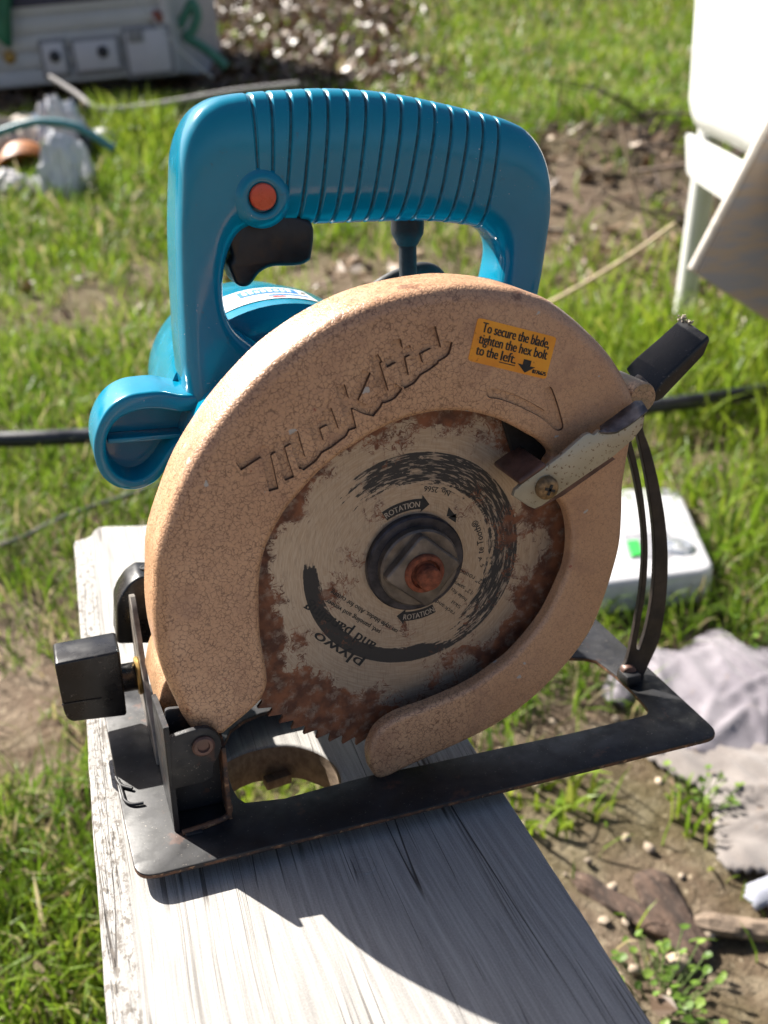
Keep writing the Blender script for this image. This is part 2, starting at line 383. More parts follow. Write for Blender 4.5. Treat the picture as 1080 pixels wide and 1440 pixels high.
def mat_blacksteel():
    t = NT('black_enamelled_steel')
    base = t.mix(t.ramp(t.noise(60, 5), 0.35, 0.7), (0.010, 0.010, 0.011), (0.022, 0.022, 0.025))
    rust = t.ramp(t.noise(75, 6, 0.65), 0.60, 0.68)
    base = t.mix(t.math('MULTIPLY', rust, 0.75), base, (0.075, 0.035, 0.024))
    spk = t.ramp(t.noise(900, 2), 0.68, 0.74)
    base = t.mix(t.math('MULTIPLY', spk, 0.5), base, (0.22, 0.19, 0.16))
    return t.bsdf(Base_Color=base, Roughness=t.ramp(t.noise(140, 4), 0.3, 0.7, 0.40, 0.62), Specular_IOR_Level=0.42, Normal=t.bump(t.noise(500, 3), 0.12, 0.0003))
def mat_wood():
    t = NT('weathered_board'); o = t.obj
    # grain runs along local Y
    v = t.mapp(scale=(1, 0.028, 1))
    wob = t.n('VectorMath', _operation='MULTIPLY_ADD', i0=t.noise(6, 2, col=True), i1=(0.012, 0.0, 0.0), i2=v).outputs[0]
    g = t.noise(420, 6, 0.7, vec=wob)
    g2 = t.noise(1500, 4, 0.65, vec=t.mapp(scale=(1, 0.045, 1)))
    fine = t.noise(1300, 3)
    base = t.mix(t.ramp(g, 0.3, 0.7), (0.22, 0.21, 0.20), (0.385, 0.372, 0.352))
    base = t.mix(t.math('MULTIPLY', t.ramp(g2, 0.45, 0.7), 0.4), base, (0.25, 0.235, 0.225))
    base = t.mix(t.ramp(fine, 0.4, 0.75, 0.0, 0.35), base, (0.44, 0.43, 0.41))
    # drying checks: long thin lines that wander a little, broken along their length
    x_, y_, z_ = t.xyz()
    dr = t.math('MULTIPLY', t.math('SUBTRACT', t.noise(5.0, 2), 0.5), 0.010)
    xx = t.math('ADD', t.math('SUBTRACT', x_, t.math('MULTIPLY', y_, 0.045)), dr)
    def checks(scale, w0, w1, seed, lo, hi):
        v1 = t.n('CombineXYZ', X=t.math('MULTIPLY', xx, scale), Y=t.math('ADD', t.math('MULTIPLY', y_, 1.1), seed), Z=seed).outputs[0]
        nn = t.noise(1.0, 1, 0.4, vec=v1)
        br = t.noise(1.0, 2, 0.5, vec=t.n('CombineXYZ', X=t.math('MULTIPLY', xx, 30.0), Y=t.math('MULTIPLY', y_, 11.0), Z=seed + 3.0).outputs[0])
        return t.math('MULTIPLY', t.ramp(t.math('ABSOLUTE', t.math('SUBTRACT', nn, 0.5)), w0, w1, 1, 0), t.ramp(br, lo, hi))
    c1 = checks(80.0, 0.0015, 0.007, 1.7, 0.45, 0.55); c2 = checks(190.0, 0.003, 0.011, 5.1, 0.48, 0.58); c3 = checks(480.0, 0.006, 0.022, 9.3, 0.50, 0.62)
    crk = t.math('MAXIMUM', c1, t.math('MAXIMUM', t.math('MULTIPLY', c2, 0.85), t.math('MULTIPLY', c3, 0.55)))
    base = t.mix(t.math('MULTIPLY', crk, 0.9), base, (0.045, 0.037, 0.031))
    # rough strip of old sapwood along the left margin
    mg = t.math('SUBTRACT', x_, t.math('MULTIPLY', y_, 0.0382))
    margin = t.ramp(t.math('ADD', mg, t.math('MULTIPLY', t.noise(20, 3), 0.004)), -0.1325, -0.1305, 1, 0)
    rg = t.noise(330, 5, 0.7, vec=t.mapp(scale=(1, 0.5, 1)))
    base = t.mix(t.math('MULTIPLY', margin, t.ramp(rg, 0.50, 0.60, 0.0, 0.85)), base, (0.12, 0.105, 0.09))
    base = t.mix(t.math('MULTIPLY', t.ramp(t.math('ABSOLUTE', t.math('ADD', mg, 0.1315)), 0.0, 0.0012, 1, 0), 0.35), base, (0.10, 0.09, 0.08))
    kn = t.ramp(t.noise(26, 4, 0.6, vec=t.mapp(scale=(1, 0.5, 1))), 0.66, 0.78)
    base = t.mix(t.math('MULTIPLY', kn, 0.5), base, (0.24, 0.17, 0.12))
    h = t.math('SUBTRACT', t.math('ADD', t.math('MULTIPLY', g, 0.25), t.math('MULTIPLY', fine, 0.25)), t.math('MULTIPLY', crk, 1.0))
    h = t.math('ADD', h, t.math('MULTIPLY', margin, t.math('MULTIPLY', rg, 1.6)))
    return t.bsdf(Base_Color=base, Roughness=0.82, Specular_IOR_Level=0.25, Normal=t.bump(h, 0.55, 0.0008))
def mat_rawwood():
    t = NT('raw_brown_wood')
    g = t.noise(300, 5, 0.6, vec=t.mapp(scale=(1, 0.1, 0.6)))
    base = t.mix(t.ramp(g, 0.3, 0.7), (0.135, 0.095, 0.065), (0.24, 0.175, 0.12))
    return t.bsdf(Base_Color=base, Roughness=0.85, Normal=t.bump(g, 0.5, 0.001))
def mat_ground():
    t = NT('soil')
    base = t.mix(t.ramp(t.noise(3.5, 6, 0.6), 0.35, 0.65), (0.12, 0.080, 0.055), (0.20, 0.150, 0.108))
    base = t.mix(t.ramp(t.noise(28, 5, 0.65), 0.45, 0.7), base, (0.27, 0.215, 0.155))
    base = t.mix(t.ramp(t.noise(95, 4, 0.7), 0.58, 0.68), base, (0.38, 0.31, 0.22))
    base = t.mix(t.ramp(t.noise(120, 4, 0.7, vec=t.mapp(loc=(3, 5, 1))), 0.58, 0.7), base, (0.06, 0.04, 0.025))
    moss = t.ramp(t.noise(2.6, 5, 0.6, vec=t.mapp(loc=(1, 7, 0))), 0.44, 0.62)
    base = t.mix(t.math('MULTIPLY', moss, 0.35), base, (0.085, 0.10, 0.03))
    mo = t.n('Attribute', _attribute_name='mould').outputs['Fac']
    base = t.mix(t.math('MULTIPLY', mo, 0.85), base, t.mix(t.ramp(t.noise(60, 5, 0.7), 0.4, 0.65), (0.028, 0.019, 0.013), (0.12, 0.085, 0.06)))
    return t.bsdf(Base_Color=base, Roughness=0.95, Specular_IOR_Level=0.1, Normal=t.bump(t.noise(45, 7, 0.7), 0.9, 0.02))
def mat_leafy(name, stops, trans=0.4, rough=0.45):
    t = NT(name)
    at = t.n('Attribute', _attribute_name='tint').outputs['Fac']
    cr = t.t.nodes.new('ShaderNodeValToRGB'); t.set(cr.inputs[0], at)
    e = cr.color_ramp.elements
    while len(e) > 1: e.remove(e[-1])
    e[0].position = stops[0][0]; e[0].color = (*stops[0][1], 1)
    for p_, c_ in stops[1:]:
        k = e.new(p_); k.color = (*c_, 1)
    d = t.n('BsdfPrincipled', Roughness=rough); t.set(d.inputs['Base Color'], cr.outputs[0]); d.inputs['Specular IOR Level'].default_value = 0.35
    tr = t.n('BsdfTranslucent', Color=cr.outputs[0])
    mx = t.n('MixShader', i0=trans, i1=d.outputs[0], i2=tr.outputs[0])
    t.t.links.new(mx.outputs[0], t.out.inputs[0]); return t.m

M = {}
M['guard'] = mat_guard(); M['blade'] = mat_blade(); M['teal'] = mat_teal(); M['black'] = mat_blacksteel()
M['wood'] = mat_wood(); M['raw'] = mat_rawwood(); M['soil'] = mat_ground()
def mat_knob():
    t = NT('black_bakelite')
    b = t.mix(t.ramp(t.noise(120, 4), .3, .7), (.007, .007, .0075), (.013, .013, .014))
    sp = t.math('MULTIPLY', t.ramp(t.noise(620, 4, .7), .60, .68), t.ramp(t.noise(60, 3), .45, .6))
    b = t.mix(t.math('MULTIPLY', sp, .7), b, (.16, .145, .13))
    return t.bsdf(Base_Color=b, Roughness=t.ramp(t.noise(90, 4), .3, .7, .22, .42), Specular_IOR_Level=.45, Normal=t.bump(t.noise(300, 3), .05, .0004))
M['knob'] = mat_knob()
M['rubber'] = simple('dark_rubber', (0.02, 0.021, 0.023), 0.55, var=0.3, vs=200)
M['trigger'] = simple('black_trigger_plastic', (0.010, 0.010, 0.011), 0.38, var=0.2, vs=150)
M['red'] = simple('orange_red_plastic', (0.62, 0.075, 0.025), 0.30, var=0.08, vs=200, coat=0.3)
M['flange'] = simple('grey_worn_flange', (0.14, 0.125, 0.125), 0.42, 0.6, var=.4, vs=200, bump=.1)
M['blued'] = simple('blued_steel', (0.050, 0.046, 0.052), 0.48, 0.55, var=0.5, vs=160, bump=0.15)
M['steel'] = simple('greasy_steel', (0.17, 0.14, 0.115), 0.48, 0.6, var=0.35, vs=130, bump=0.12)
M['rust'] = simple('rusty_bolt', (0.22, 0.062, 0.028), 0.8, 0.1, var=0.4, vs=300, bump=0.5, bs=900)
M['brass'] = simple('brass_washer', (0.42, 0.27, 0.09), 0.42, 0.8, var=0.25, vs=200)
M['brownmetal'] = simple('brown_oxidised_steel', (0.115, 0.060, 0.045), 0.48, 0.25, var=0.35, vs=140, bump=0.1)
M['ink'] = simple('black_print', (0.016, 0.016, 0.016), 0.6, var=0.2, vs=300)
M['silverprint'] = simple('bare_letter_metal', (0.38, 0.33, 0.28), 0.45, 0.5, var=0.15, vs=300)
M['white_plastic'] = simple('white_plastic', (0.66, 0.67, 0.65), 0.38, var=0.04, vs=8)
M['grey_plastic'] = simple('pale_grey_plastic', (0.40, 0.40, 0.42), 0.4, var=0.08, vs=20)
M['hose'] = simple('black_hose_rubber', (0.016, 0.018, 0.026), 0.38, var=0.4, vs=30)
def mat_plated():
    t = NT('pitted_zinc_plate')
    b = t.mix(t.ramp(t.noise(50, 4), 0.3, 0.7), (0.34, 0.31, 0.235), (0.44, 0.41, 0.325))
    b = t.mix(t.math('MULTIPLY', t.ramp(t.noise(750, 3, 0.6), 0.60, 0.66), 0.8), b, (0.13, 0.075, 0.035))
    b = t.mix(t.ramp(t.noise(85, 5, 0.6, vec=t.mapp(loc=(.4, .2, .1))), 0.66, 0.74, 0, 0.7), b, (0.17, 0.11, 0.07))
    return t.bsdf(Base_Color=b, Metallic=0.55, Roughness=0.42, Normal=t.bump(t.noise(700, 3), 0.15, 0.0003))
M['plated'] = mat_plated()
M['recess_shade'] = simple('painted_recess_shade', (0.010, 0.007, 0.006), 0.85, 0.0, var=.4, vs=150)  # near-black colour that stands in for shade inside the guard opening
M['oldbrass'] = simple('tarnished_brass', (0.24, 0.15, 0.07), 0.5, 0.5, var=.5, vs=350)
M['worn'] = simple('worn_grey_steel', (0.20, 0.175, 0.15), 0.5, 0.3, var=.5, vs=120)
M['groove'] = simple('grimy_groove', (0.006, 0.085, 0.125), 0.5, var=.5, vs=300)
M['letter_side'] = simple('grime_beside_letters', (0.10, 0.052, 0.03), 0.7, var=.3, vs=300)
def mat_sticker():
    t = NT('orange_sticker')
    b = t.mix(t.ramp(t.noise(60, 4), 0.35, 0.7), (0.86, 0.36, 0.022), (0.74, 0.25, 0.018))
    b = t.mix(t.math('MULTIPLY', t.ramp(t.noise(300, 5, 0.7), 0.62, 0.68), 0.6), b, (0.33, 0.09, 0.01))
    return t.bsdf(Base_Color=b, Roughness=0.45)
M['sticker'] = mat_sticker()

# ================================================================== LARGE STRUCTURE: the ground
def build_ground():
    s = np.concatenate([-np.geomspace(160, 1.6, 22), np.arange(-1.5, 0.2, 0.12), np.arange(0.2, 2.4, 0.022), np.arange(2.4, 6, 0.06), np.arange(6, 14, 0.25), np.geomspace(14, 160, 24)])
    half = 0.9 + 0.62 * np.clip(s, 0, None)
    far = np.array([1.5, 3, 6, 14, 40, 160.0])
    u = np.linspace(-1, 1, 150)
    Lt = np.concatenate([np.repeat(-far[None, ::-1], len(s), 0) - half[:, None], half[:, None] * u[None], np.repeat(far[None], len(s), 0) + half[:, None]], 1)
    nl = Lt.shape[1]; S = np.repeat(s[:, None], nl, 1)
    X = cw[0] + S * FWD[0] + Lt * RGT[0]; Y = cw[1] + S * FWD[1] + Lt * RGT[1]
    Z = terrain(X, Y) + (0.030 * (fbm(X * 6, Y * 6, 3) - 0.5) + 0.014 * (fbm(X * 30, Y * 30, 9, 3) - 0.45)) * np.clip((20 - S) / 10, 0, 1)
    v = np.stack([X, Y, Z], -1).reshape(-1, 3); n = len(s)
    idx = np.arange(n * nl).reshape(n, nl)
    f = np.stack([idx[:-1, :-1], idx[:-1, 1:], idx[1:, 1:], idx[1:, :-1]], -1).reshape(-1, 4)
    me = bpy.data.meshes.new('ground'); me.from_pydata(v.tolist(), [], f.tolist()); finish(me, M['soil'], 180)
    mould = np.clip((S - 4.0) / 1.2, 0, 1) * np.clip((.9 - Lt) / .9, .25, 1) * np.clip(.4 + 1.2 * fbm(X * 1.3, Y * 1.3, 61, 3), 0, 1)
    mould = np.maximum(mould, .8 * np.exp(-((S - 3.5) / .75) ** 2 - ((Lt - .85) / .45) ** 2))
    at = me.attributes.new('mould', 'FLOAT', 'POINT'); at.data.foreach_set('value', np.ascontiguousarray(mould.ravel(), np.float32))
    g = link('ground', me); tag(g, kind='structure'); return g
build_ground()

# ================================================================== THE BOARD
def build_board():
    root = empty('plank', (0, 0, BOARD_TOP))
    tag(root, 'weathered grey white plank with a round hole, lying under the circular saw', 'plank')
    # outline in mm of the saw frame (x, y); the far end is chipped at its left corner
    out = [(-154.5, -420), (8, -420), (25.6, -160), (31.9, -25), (45, 250), (47, 333), (-40, 335), (-81, 334.5), (-114, 345), (-118.5, 336), (-121, 327), (-133, 324), (-149.2, -96)]
    out = resample(roundcorner(out, 2.0, 2), 7.0, True)
    wob = np.array([[0.5 * (vnoise(p[1] * 0.09, 3.3, 1) - .5) + 1.0 * (vnoise(p[1] * 0.02, 1.1, 2) - .5), 0] for p in out]); out = out + wob
    th = np.linspace(0, 2 * math.pi, 44, endpoint=False)
    hole = np.stack([-64.5 + (30.5 + 0.8 * np.sin(5 * th + 1) * .4) * np.cos(th), 9 + (30.5 + .5 * np.sin(3 * th)) * np.sin(th)], 1)
    bm = bmesh.new()
    to3 = lambda u, v, d: (u / 1000, v / 1000, d / 1000)
    prism(bm, out, to3, 0.0, -19.0, r=1.6, rb=0.8, n=3, holes=[hole])
    b = from_bm('board', bm, M['wood'], root, ang=40)
    # rough, splintered left margin: a strip of torn fibres proud of the edge
    # raised fibres along the torn left margin
    bm = bmesh.new()
    for i in range(230):
        y = RNG.uniform(-300, 200); x0 = -149.2 + (y + 96) * (16.0 / 420) + 1.8 + abs(RNG.normal(0, 3.0))
        w = RNG.uniform(.3, .9); l = RNG.uniform(2, 7); h = RNG.uniform(.15, .5)
        p = [(x0 - w, y - l, .02), (x0 + w, y - l, .02), (x0 + w * .6, y + l, .02), (x0 - w * .6, y + l, .02), (x0, y - l * .6, h), (x0, y + l * .6, h)]
        vs = [bm.verts.new((q[0] / 1000, q[1] / 1000, q[2] / 1000)) for q in p]
        for f in ((0, 1, 4), (1, 2, 5, 4), (2, 3, 5), (3, 0, 4, 5)): bm.faces.new([vs[k] for k in f])
    o = from_bm('edge_fibres', bm, M['wood'], root, ang=None); tag(o, kind='stuff')
    # inside of the hole: raw brown wood sleeve, with a broken chip standing at its lower edge
    bm = bmesh.new(); r0 = hole * 1.0; c = np.array([-64.5, 9]); prof = [(-1.2, 0.06), (-18.8, 0.06)]
    ringA = [bm.verts.new(to3(*(c + (q - c) * (1 - .006)), -1.0)) for q in hole]; ringB = [bm.verts.new(to3(*(c + (q - c) * (1 - .006 - .02 * vnoise(i * .6, 2, 4))), -18.6 - 1.2 * vnoise(i * .9, 0, 5))) for i, q in enumerate(hole)]
    for i in range(len(hole)): bm.faces.new((ringA[i], ringA[(i + 1) % len(hole)], ringB[(i + 1) % len(hole)], ringB[i]))
    from_bm('hole_wall', bm, M['raw'], root, ang=60)
    bm = bmesh.new(); box(bm, (-.058, .0335, -.0165), (.013, .006, .005), Matrix.Rotation(.15, 3, 'Z'), .0006)
    from_bm('wood_chip', bm, M['raw'], root)
    # faint pressed ring of an old nail head on the shaded top
    q = P(512, 1217, 2, ZBOARD)
    bm = bmesh.new(); lathe(bm, [(.0042, .0001), (.0050, .0003), (.0054, .0001)], (q[0] / 1000, q[1] / 1000, 0), (0, 0, 1), 24, (False, False))
    from_bm('nail_ring', bm, M['wood'], root)
    # short posts that carry the plank
    for x, y in ((-.110, .29), (-.13, -.37), (-.02, -.37)):
        wx, wy = x, y; h = BOARD_TOP - .019 - float(terrain(wx, wy)) + .05
        bm = bmesh.new(); box(bm, (x, y, -.0195 - h / 2), (.024, .07, h), None, .003)
        from_bm('leg', bm, M['raw'], root)
build_board()

# ================================================================== THE CIRCULAR SAW
saw = empty('circular_saw', (0, 0, BOARD_TOP))
tag(saw, 'old teal circular saw with tan blade guard and rusty blade, standing on the plank', 'circular saw')

# cast-in lettering: clean outlines of the strokes, sunk into the face
ZL = lambda pts: [P(300 + a / 2.7, 380 + b / 2.7, 1, -15.6)[[0, 2]] for a, b in pts]
LETTERS = [('m', [[(106, 742), (152, 712), (196, 684)], [(196, 684), (213, 755), (229, 828)], [(212, 690), (262, 655)], [(248, 655), (268, 725), (288, 786)], [(262, 662), (312, 632)], [(308, 628), (328, 700), (342, 742)], [(342, 744), (378, 716), (398, 690)]]),
           ('a', [[(440, 566), (384, 598)], [(384, 590), (398, 640), (410, 676)], [(404, 682), (440, 662), (462, 646)], [(436, 540), (454, 590), (470, 638)], [(468, 640), (492, 622), (503, 600)]]),
           ('k', [[(486, 450), (508, 525), (526, 598)], [(580, 395), (556, 450), (530, 505)], [(532, 508), (575, 528), (608, 538)], [(604, 538), (624, 512), (634, 486)]]),
           ('i', [[(622, 372), (640, 430), (656, 484)], [(654, 488), (682, 474), (702, 450)], [(616, 338), (624, 352)]]),
           ('t', [[(698, 276), (716, 350), (732, 428)], [(730, 432), (756, 416), (774, 394)], [(664, 350), (746, 306)]]),
           ('a', [[(820, 284), (766, 312)], [(764, 304), (778, 346), (788, 378)], [(784, 384), (815, 366), (842, 346)], [(832, 230), (846, 284), (858, 328)], [(856, 330), (882, 312), (892, 282)]])]
def contours(F, x0, y0, st):
    """closed zero outlines of a sampled field (inside negative), as lists of points"""
    segs = {}
    nx, ny = F.shape
    def ip(i, j, k, l):
        a_, b_ = F[i, j], F[k, l]; t = a_ / (a_ - b_); return (x0 + st * (i + (k - i) * t), y0 + st * (j + (l - j) * t))
    sg = F < 0
    cells = np.argwhere((sg[:-1, :-1] != sg[1:, :-1]) | (sg[:-1, :-1] != sg[:-1, 1:]) | (sg[:-1, :-1] != sg[1:, 1:]))
    for i, j in cells:
        cr = [(i, j), (i + 1, j), (i + 1, j + 1), (i, j + 1)]; hit = []
        for e in range(4):
            p, q = cr[e], cr[(e + 1) % 4]
            if sg[p] != sg[q]: hit.append(((min(p, q), max(p, q)), sg[p]))
        out = [h for h in hit if h[1]]; inn = [h for h in hit if not h[1]]
        for o_, n_ in zip(out, inn): segs[o_[0]] = n_[0]
    loops = []
    while segs:
        k0 = next(iter(segs)); lp = [k0]; k = segs.pop(k0)
        while k != k0 and k in segs: lp.append(k); k = segs.pop(k)
        if len(lp) > 8: loops.append(np.array([ip(*k[0], *k[1]) for k in lp]))
    return loops
def build_lettering():
    ST = .16; segs = []
    for ch, strokes in LETTERS:
        for st in strokes:
            p = np.array(ZL(st)); p = catmull(p, 4) if len(p) > 2 else p
            for q0, q1 in zip(p[:-1], p[1:]): segs.append((q0, q1))
    allp = np.array(segs).reshape(-1, 2); lo = allp.min(0) - 5; hi = allp.max(0) + 5
    n = np.ceil((hi - lo) / ST).astype(int); gx, gy = np.meshgrid(lo[0] + ST * np.arange(n[0]), lo[1] + ST * np.arange(n[1]), indexing='ij'); F = np.full(gx.shape, 9.0)
    for q0, q1 in segs:
        d = q1 - q0; ln = np.linalg.norm(d); d = d / ln; u = (gx - q0[0]) * d[0] + (gy - q0[1]) * d[1]; v = -(gx - q0[0]) * d[1] + (gy - q0[1]) * d[0]
        F = np.minimum(F, np.maximum(np.abs(v) - 1.95, np.maximum(-u, u - ln) - 1.1))
    for _ in range(2):                                    # soften the corners
        F[1:-1, 1:-1] = (F[1:-1, 1:-1] * 2 + F[:-2, 1:-1] + F[2:, 1:-1] + F[1:-1, :-2] + F[1:-1, 2:]) / 6
    lps = contours(F, lo[0], lo[1], ST); lps = [l for l in lps if abs(area2(l)) > 2]
    ref = max(lps, key=lambda l: abs(area2(l))); sgn = np.sign(area2(ref))
    outer = [l for l in lps if np.sign(area2(l)) == sgn]; inner = [l for l in lps if np.sign(area2(l)) != sgn]
    return [resample(l, .4, True) for l in outer], [resample(l, .4, True) for l in inner]
LET_OUT, LET_IN = build_lettering()
ZV = lambda pts: [P(640 + a / 6.353, 430 + b / 6.353, 1, -15.5)[[0, 2]] for a, b in pts]
vv = np.array(ZV([(280, 775), (300, 745), (350, 742), (450, 765), (560, 805), (680, 865), (770, 915), (830, 940), (800, 800), (805, 755), (835, 730), (872, 740), (930, 900), (972, 1060), (965, 1105), (930, 1120), (890, 1105), (780, 1010), (640, 935), (520, 880), (400, 840), (320, 828), (290, 810)]))
ARROW = resample(catmull(vv, 4, True), .4, True)
# ---------------------------------------------------------------- blade guard
O = [(300, 1034, -14), (284, 1026, -10), (271, 1017, -4), (252.6, 987, 4), (238, 954, 10), (219, 910, 13), (208, 872, 14), (203, 830, 14), (203.5, 790, 14), (206, 741, 14),
     (223, 685, 14), (242, 637, 14), (267.4, 592.6, 14), (305, 541, 14), (355.6, 487.4, 14), (400, 453, 14), (444, 427, 14), (490, 408, 13), (537, 396, 12), (582, 389.5, 10), (626, 388, 7), (690.7, 396, 1), (730, 406, -2), (764.8, 420, -5),
     (808, 451, -8), (850, 492.6, -9), (877, 533, -10), (890, 565, -11), (888, 600, -11), (881, 640, -11), (874, 680, -11), (872.5, 718, -11), (869, 760, -11), (861, 800, -12), (846, 846, -12), (830, 883, -12),
     (807, 917, -12), (780, 948, -12), (748, 979, -12), (708, 1009, -12), (665, 1033, -12), (606, 1060, -12), (564, 1079, -12), (542, 1090, -12), (528, 1091, -12), (519.5, 1080, -13)]
I = [(519, 1068), (521, 1052), (534, 1028), (562, 1009), (606.7, 993), (660, 969), (695, 946), (726.7, 920), (766.7, 871), (793, 818), (801, 795), (804.5, 769), (803.5, 742), (798, 720), (788, 705), (778, 690), (770, 672),
     (772, 652), (778, 640), (762, 623), (742, 611), (718, 598), (694, 588), (657, 580), (620, 579.5), (585, 586), (559, 595), (530, 608), (503.7, 624.4), (475, 644), (448, 667), (420, 697.8), (402, 720), (389, 742), (379, 762), (372, 781),
     (367.5, 805), (365.5, 835.5), (367, 891), (371, 918), (375.5, 942), (376.5, 965), (367, 987), (350, 1004), (333, 1018), (315, 1033)]
def inside(p, poly):
    x, y = p; a, b = poly, np.roll(poly, -1, 0)
    k = ((b[:, 1] > y) != (a[:, 1] > y)) & (x < (a[:, 0] - b[:, 0]) * (y - b[:, 1]) / (a[:, 1] - b[:, 1] + 1e-15) + b[:, 0])
    return k.sum() % 2 == 1
def in_letters(c):
    p = (c.x * 1000, c.z * 1000 + ZBOARD)
    return (any(inside(p, l) for l in LET_OUT) and not any(inside(p, l) for l in LET_IN)) or inside(p, ARROW)
def build_guard():
    o2 = np.array([P(x, y, 1, yy)[[0, 2]] for x, y, yy in O]); i2 = np.array([P(x, y, 1, -15)[[0, 2]] for x, y in I])
    oc = catmull(o2, 7); ic = catmull(i2, 6)
    poly = np.vstack([oc, ic]); no = len(oc); m = len(poly)
    rad = np.r_[np.full(no, 6.5), np.full(len(ic), 2.6)]
    yend = np.r_[np.full(no, 14.0), np.full(len(ic), -8.5)]
    t = np.linspace(0, 45, no)
    rad[:no] = np.where(t > 26, np.interp(t, [26, 33, 45], [6.5, 4.0, 3.0]), rad[:no]); rad[:no] = np.where(t < 3, np.interp(t, [0, 3], [2.0, 6.5]), rad[:no])
    yend[:no] = np.where(t > 31, np.interp(t, [31, 33, 42, 45], [14, 12, 10, -8.5]), yend[:no]); yend[:no] = np.where(t < 2, np.interp(t, [0, 2], [-8.5, 14]), yend[:no])
    for arr in (rad,):
        k = np.ones(7) / 7; arr[:] = np.convolve(np.r_[arr[-3:], arr, arr[:3]], k, 'valid')
    if area2(poly) < 0: poly = poly[::-1]; rad = rad[::-1]; yend = yend[::-1]
    nn = normals2(poly); bm = bmesh.new(); rings = []
    for k in range(6):
        a = k / 5 * math.pi / 2
        rings.append([bm.verts.new(L((*(poly[i] + nn[i] * rad[i] * (1 - math.sin(a)))[[0]], -15 + rad[i] * (1 - math.cos(a)), (poly[i] + nn[i] * rad[i] * (1 - math.sin(a)))[1]))) for i in range(m)])
    rings.append([bm.verts.new(L((poly[i][0], max(yend[i], -15 + rad[i] + .05), poly[i][1]))) for i in range(m)])
    for A, B in zip(rings[:-1], rings[1:]):
        for i in range(m): bm.faces.new((A[i], A[(i + 1) % m], B[(i + 1) % m], B[i]))
    # face with the letters and the arrow cut into it
    ed = [bm.edges.get((rings[0][i], rings[0][(i + 1) % m])) for i in range(m)]; cuts = []
    for lp in LET_OUT + LET_IN + [ARROW]:
        vs = [bm.verts.new(L((q[0], -15, q[1]))) for q in lp]; cuts.append(vs)
        ed += [bm.edges.new((vs[i], vs[(i + 1) % len(vs)])) for i in range(len(vs))]
    bmesh.ops.triangle_fill(bm, use_beauty=True, edges=ed)
    sunk = [f for f in bm.faces if all(abs(v.co.y + .015) < 1e-6 for v in f.verts) and in_letters(f.calc_center_median())]
    bmesh.ops.delete(bm, geom=sunk, context='FACES_ONLY')
    # inner skin of the face plate so that the guard reads as sheet with thickness
    ins = [bm.verts.new(L((*(poly[i] + nn[i] * (3.2 if yend[i] > 0 else 0.0))[[0]], max(yend[i], -15 + rad[i] + .05) if yend[i] > 0 else -8.5, (poly[i] + nn[i] * (3.2 if yend[i] > 0 else 0.0))[1]))) for i in range(m)]
    for i in range(m):
        try: bm.faces.new((rings[-1][i], rings[-1][(i + 1) % m], ins[(i + 1) % m], ins[i]))
        except ValueError: pass
    g = from_bm('blade_guard', bm, M['guard'], saw, ang=50)
    return g
guard = build_guard()
def build_recesses():
    for nm, outer, holes_all, dep in [('recessed_letter', l, LET_IN, 1.5) for l in LET_OUT] + [('rotation_arrow', ARROW, [], 1.1)]:
        hs = [h for h in holes_all if (h.min(0) > outer.min(0)).all() and (h.max(0) < outer.max(0)).all()]
        bm = bmesh.new(); ed = []; nw = 0
        for lp in [outer] + hs:
            n_ = normals2(lp if area2(lp) > 0 else lp[::-1]); q2 = lp if area2(lp) > 0 else lp[::-1]
            sgn = 1 if lp is outer else -1
            A = [bm.verts.new(L((q[0], -15, q[1]))) for q in q2]; B = [bm.verts.new(L((q[0], -15 + dep, q[1]))) for q in q2 + n_ * .18 * sgn]
            for i in range(len(A)): bm.faces.new((A[i], A[(i + 1) % len(A)], B[(i + 1) % len(A)], B[i])); nw += 1
            ed += [bm.edges.get((B[i], B[(i + 1) % len(B)])) for i in range(len(B))]
        bmesh.ops.triangle_fill(bm, use_beauty=True, edges=ed)
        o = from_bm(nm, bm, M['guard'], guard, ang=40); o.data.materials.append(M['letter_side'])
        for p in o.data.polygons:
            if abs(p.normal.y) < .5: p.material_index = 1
build_recesses()
def build_back():
    o2 = np.array([P(x, y, 1, yy)[[0, 2]] for x, y, yy in O[3:33]]); c = np.array([2.0, 0.0]); p = c + (catmull(o2, 4) - c) * .955
    bm = bmesh.new(); prism(bm, p, XZ, 8, 12.5, r=.5)
    from_bm('guard_back_plate', bm, M['brownmetal'], saw)
build_back()

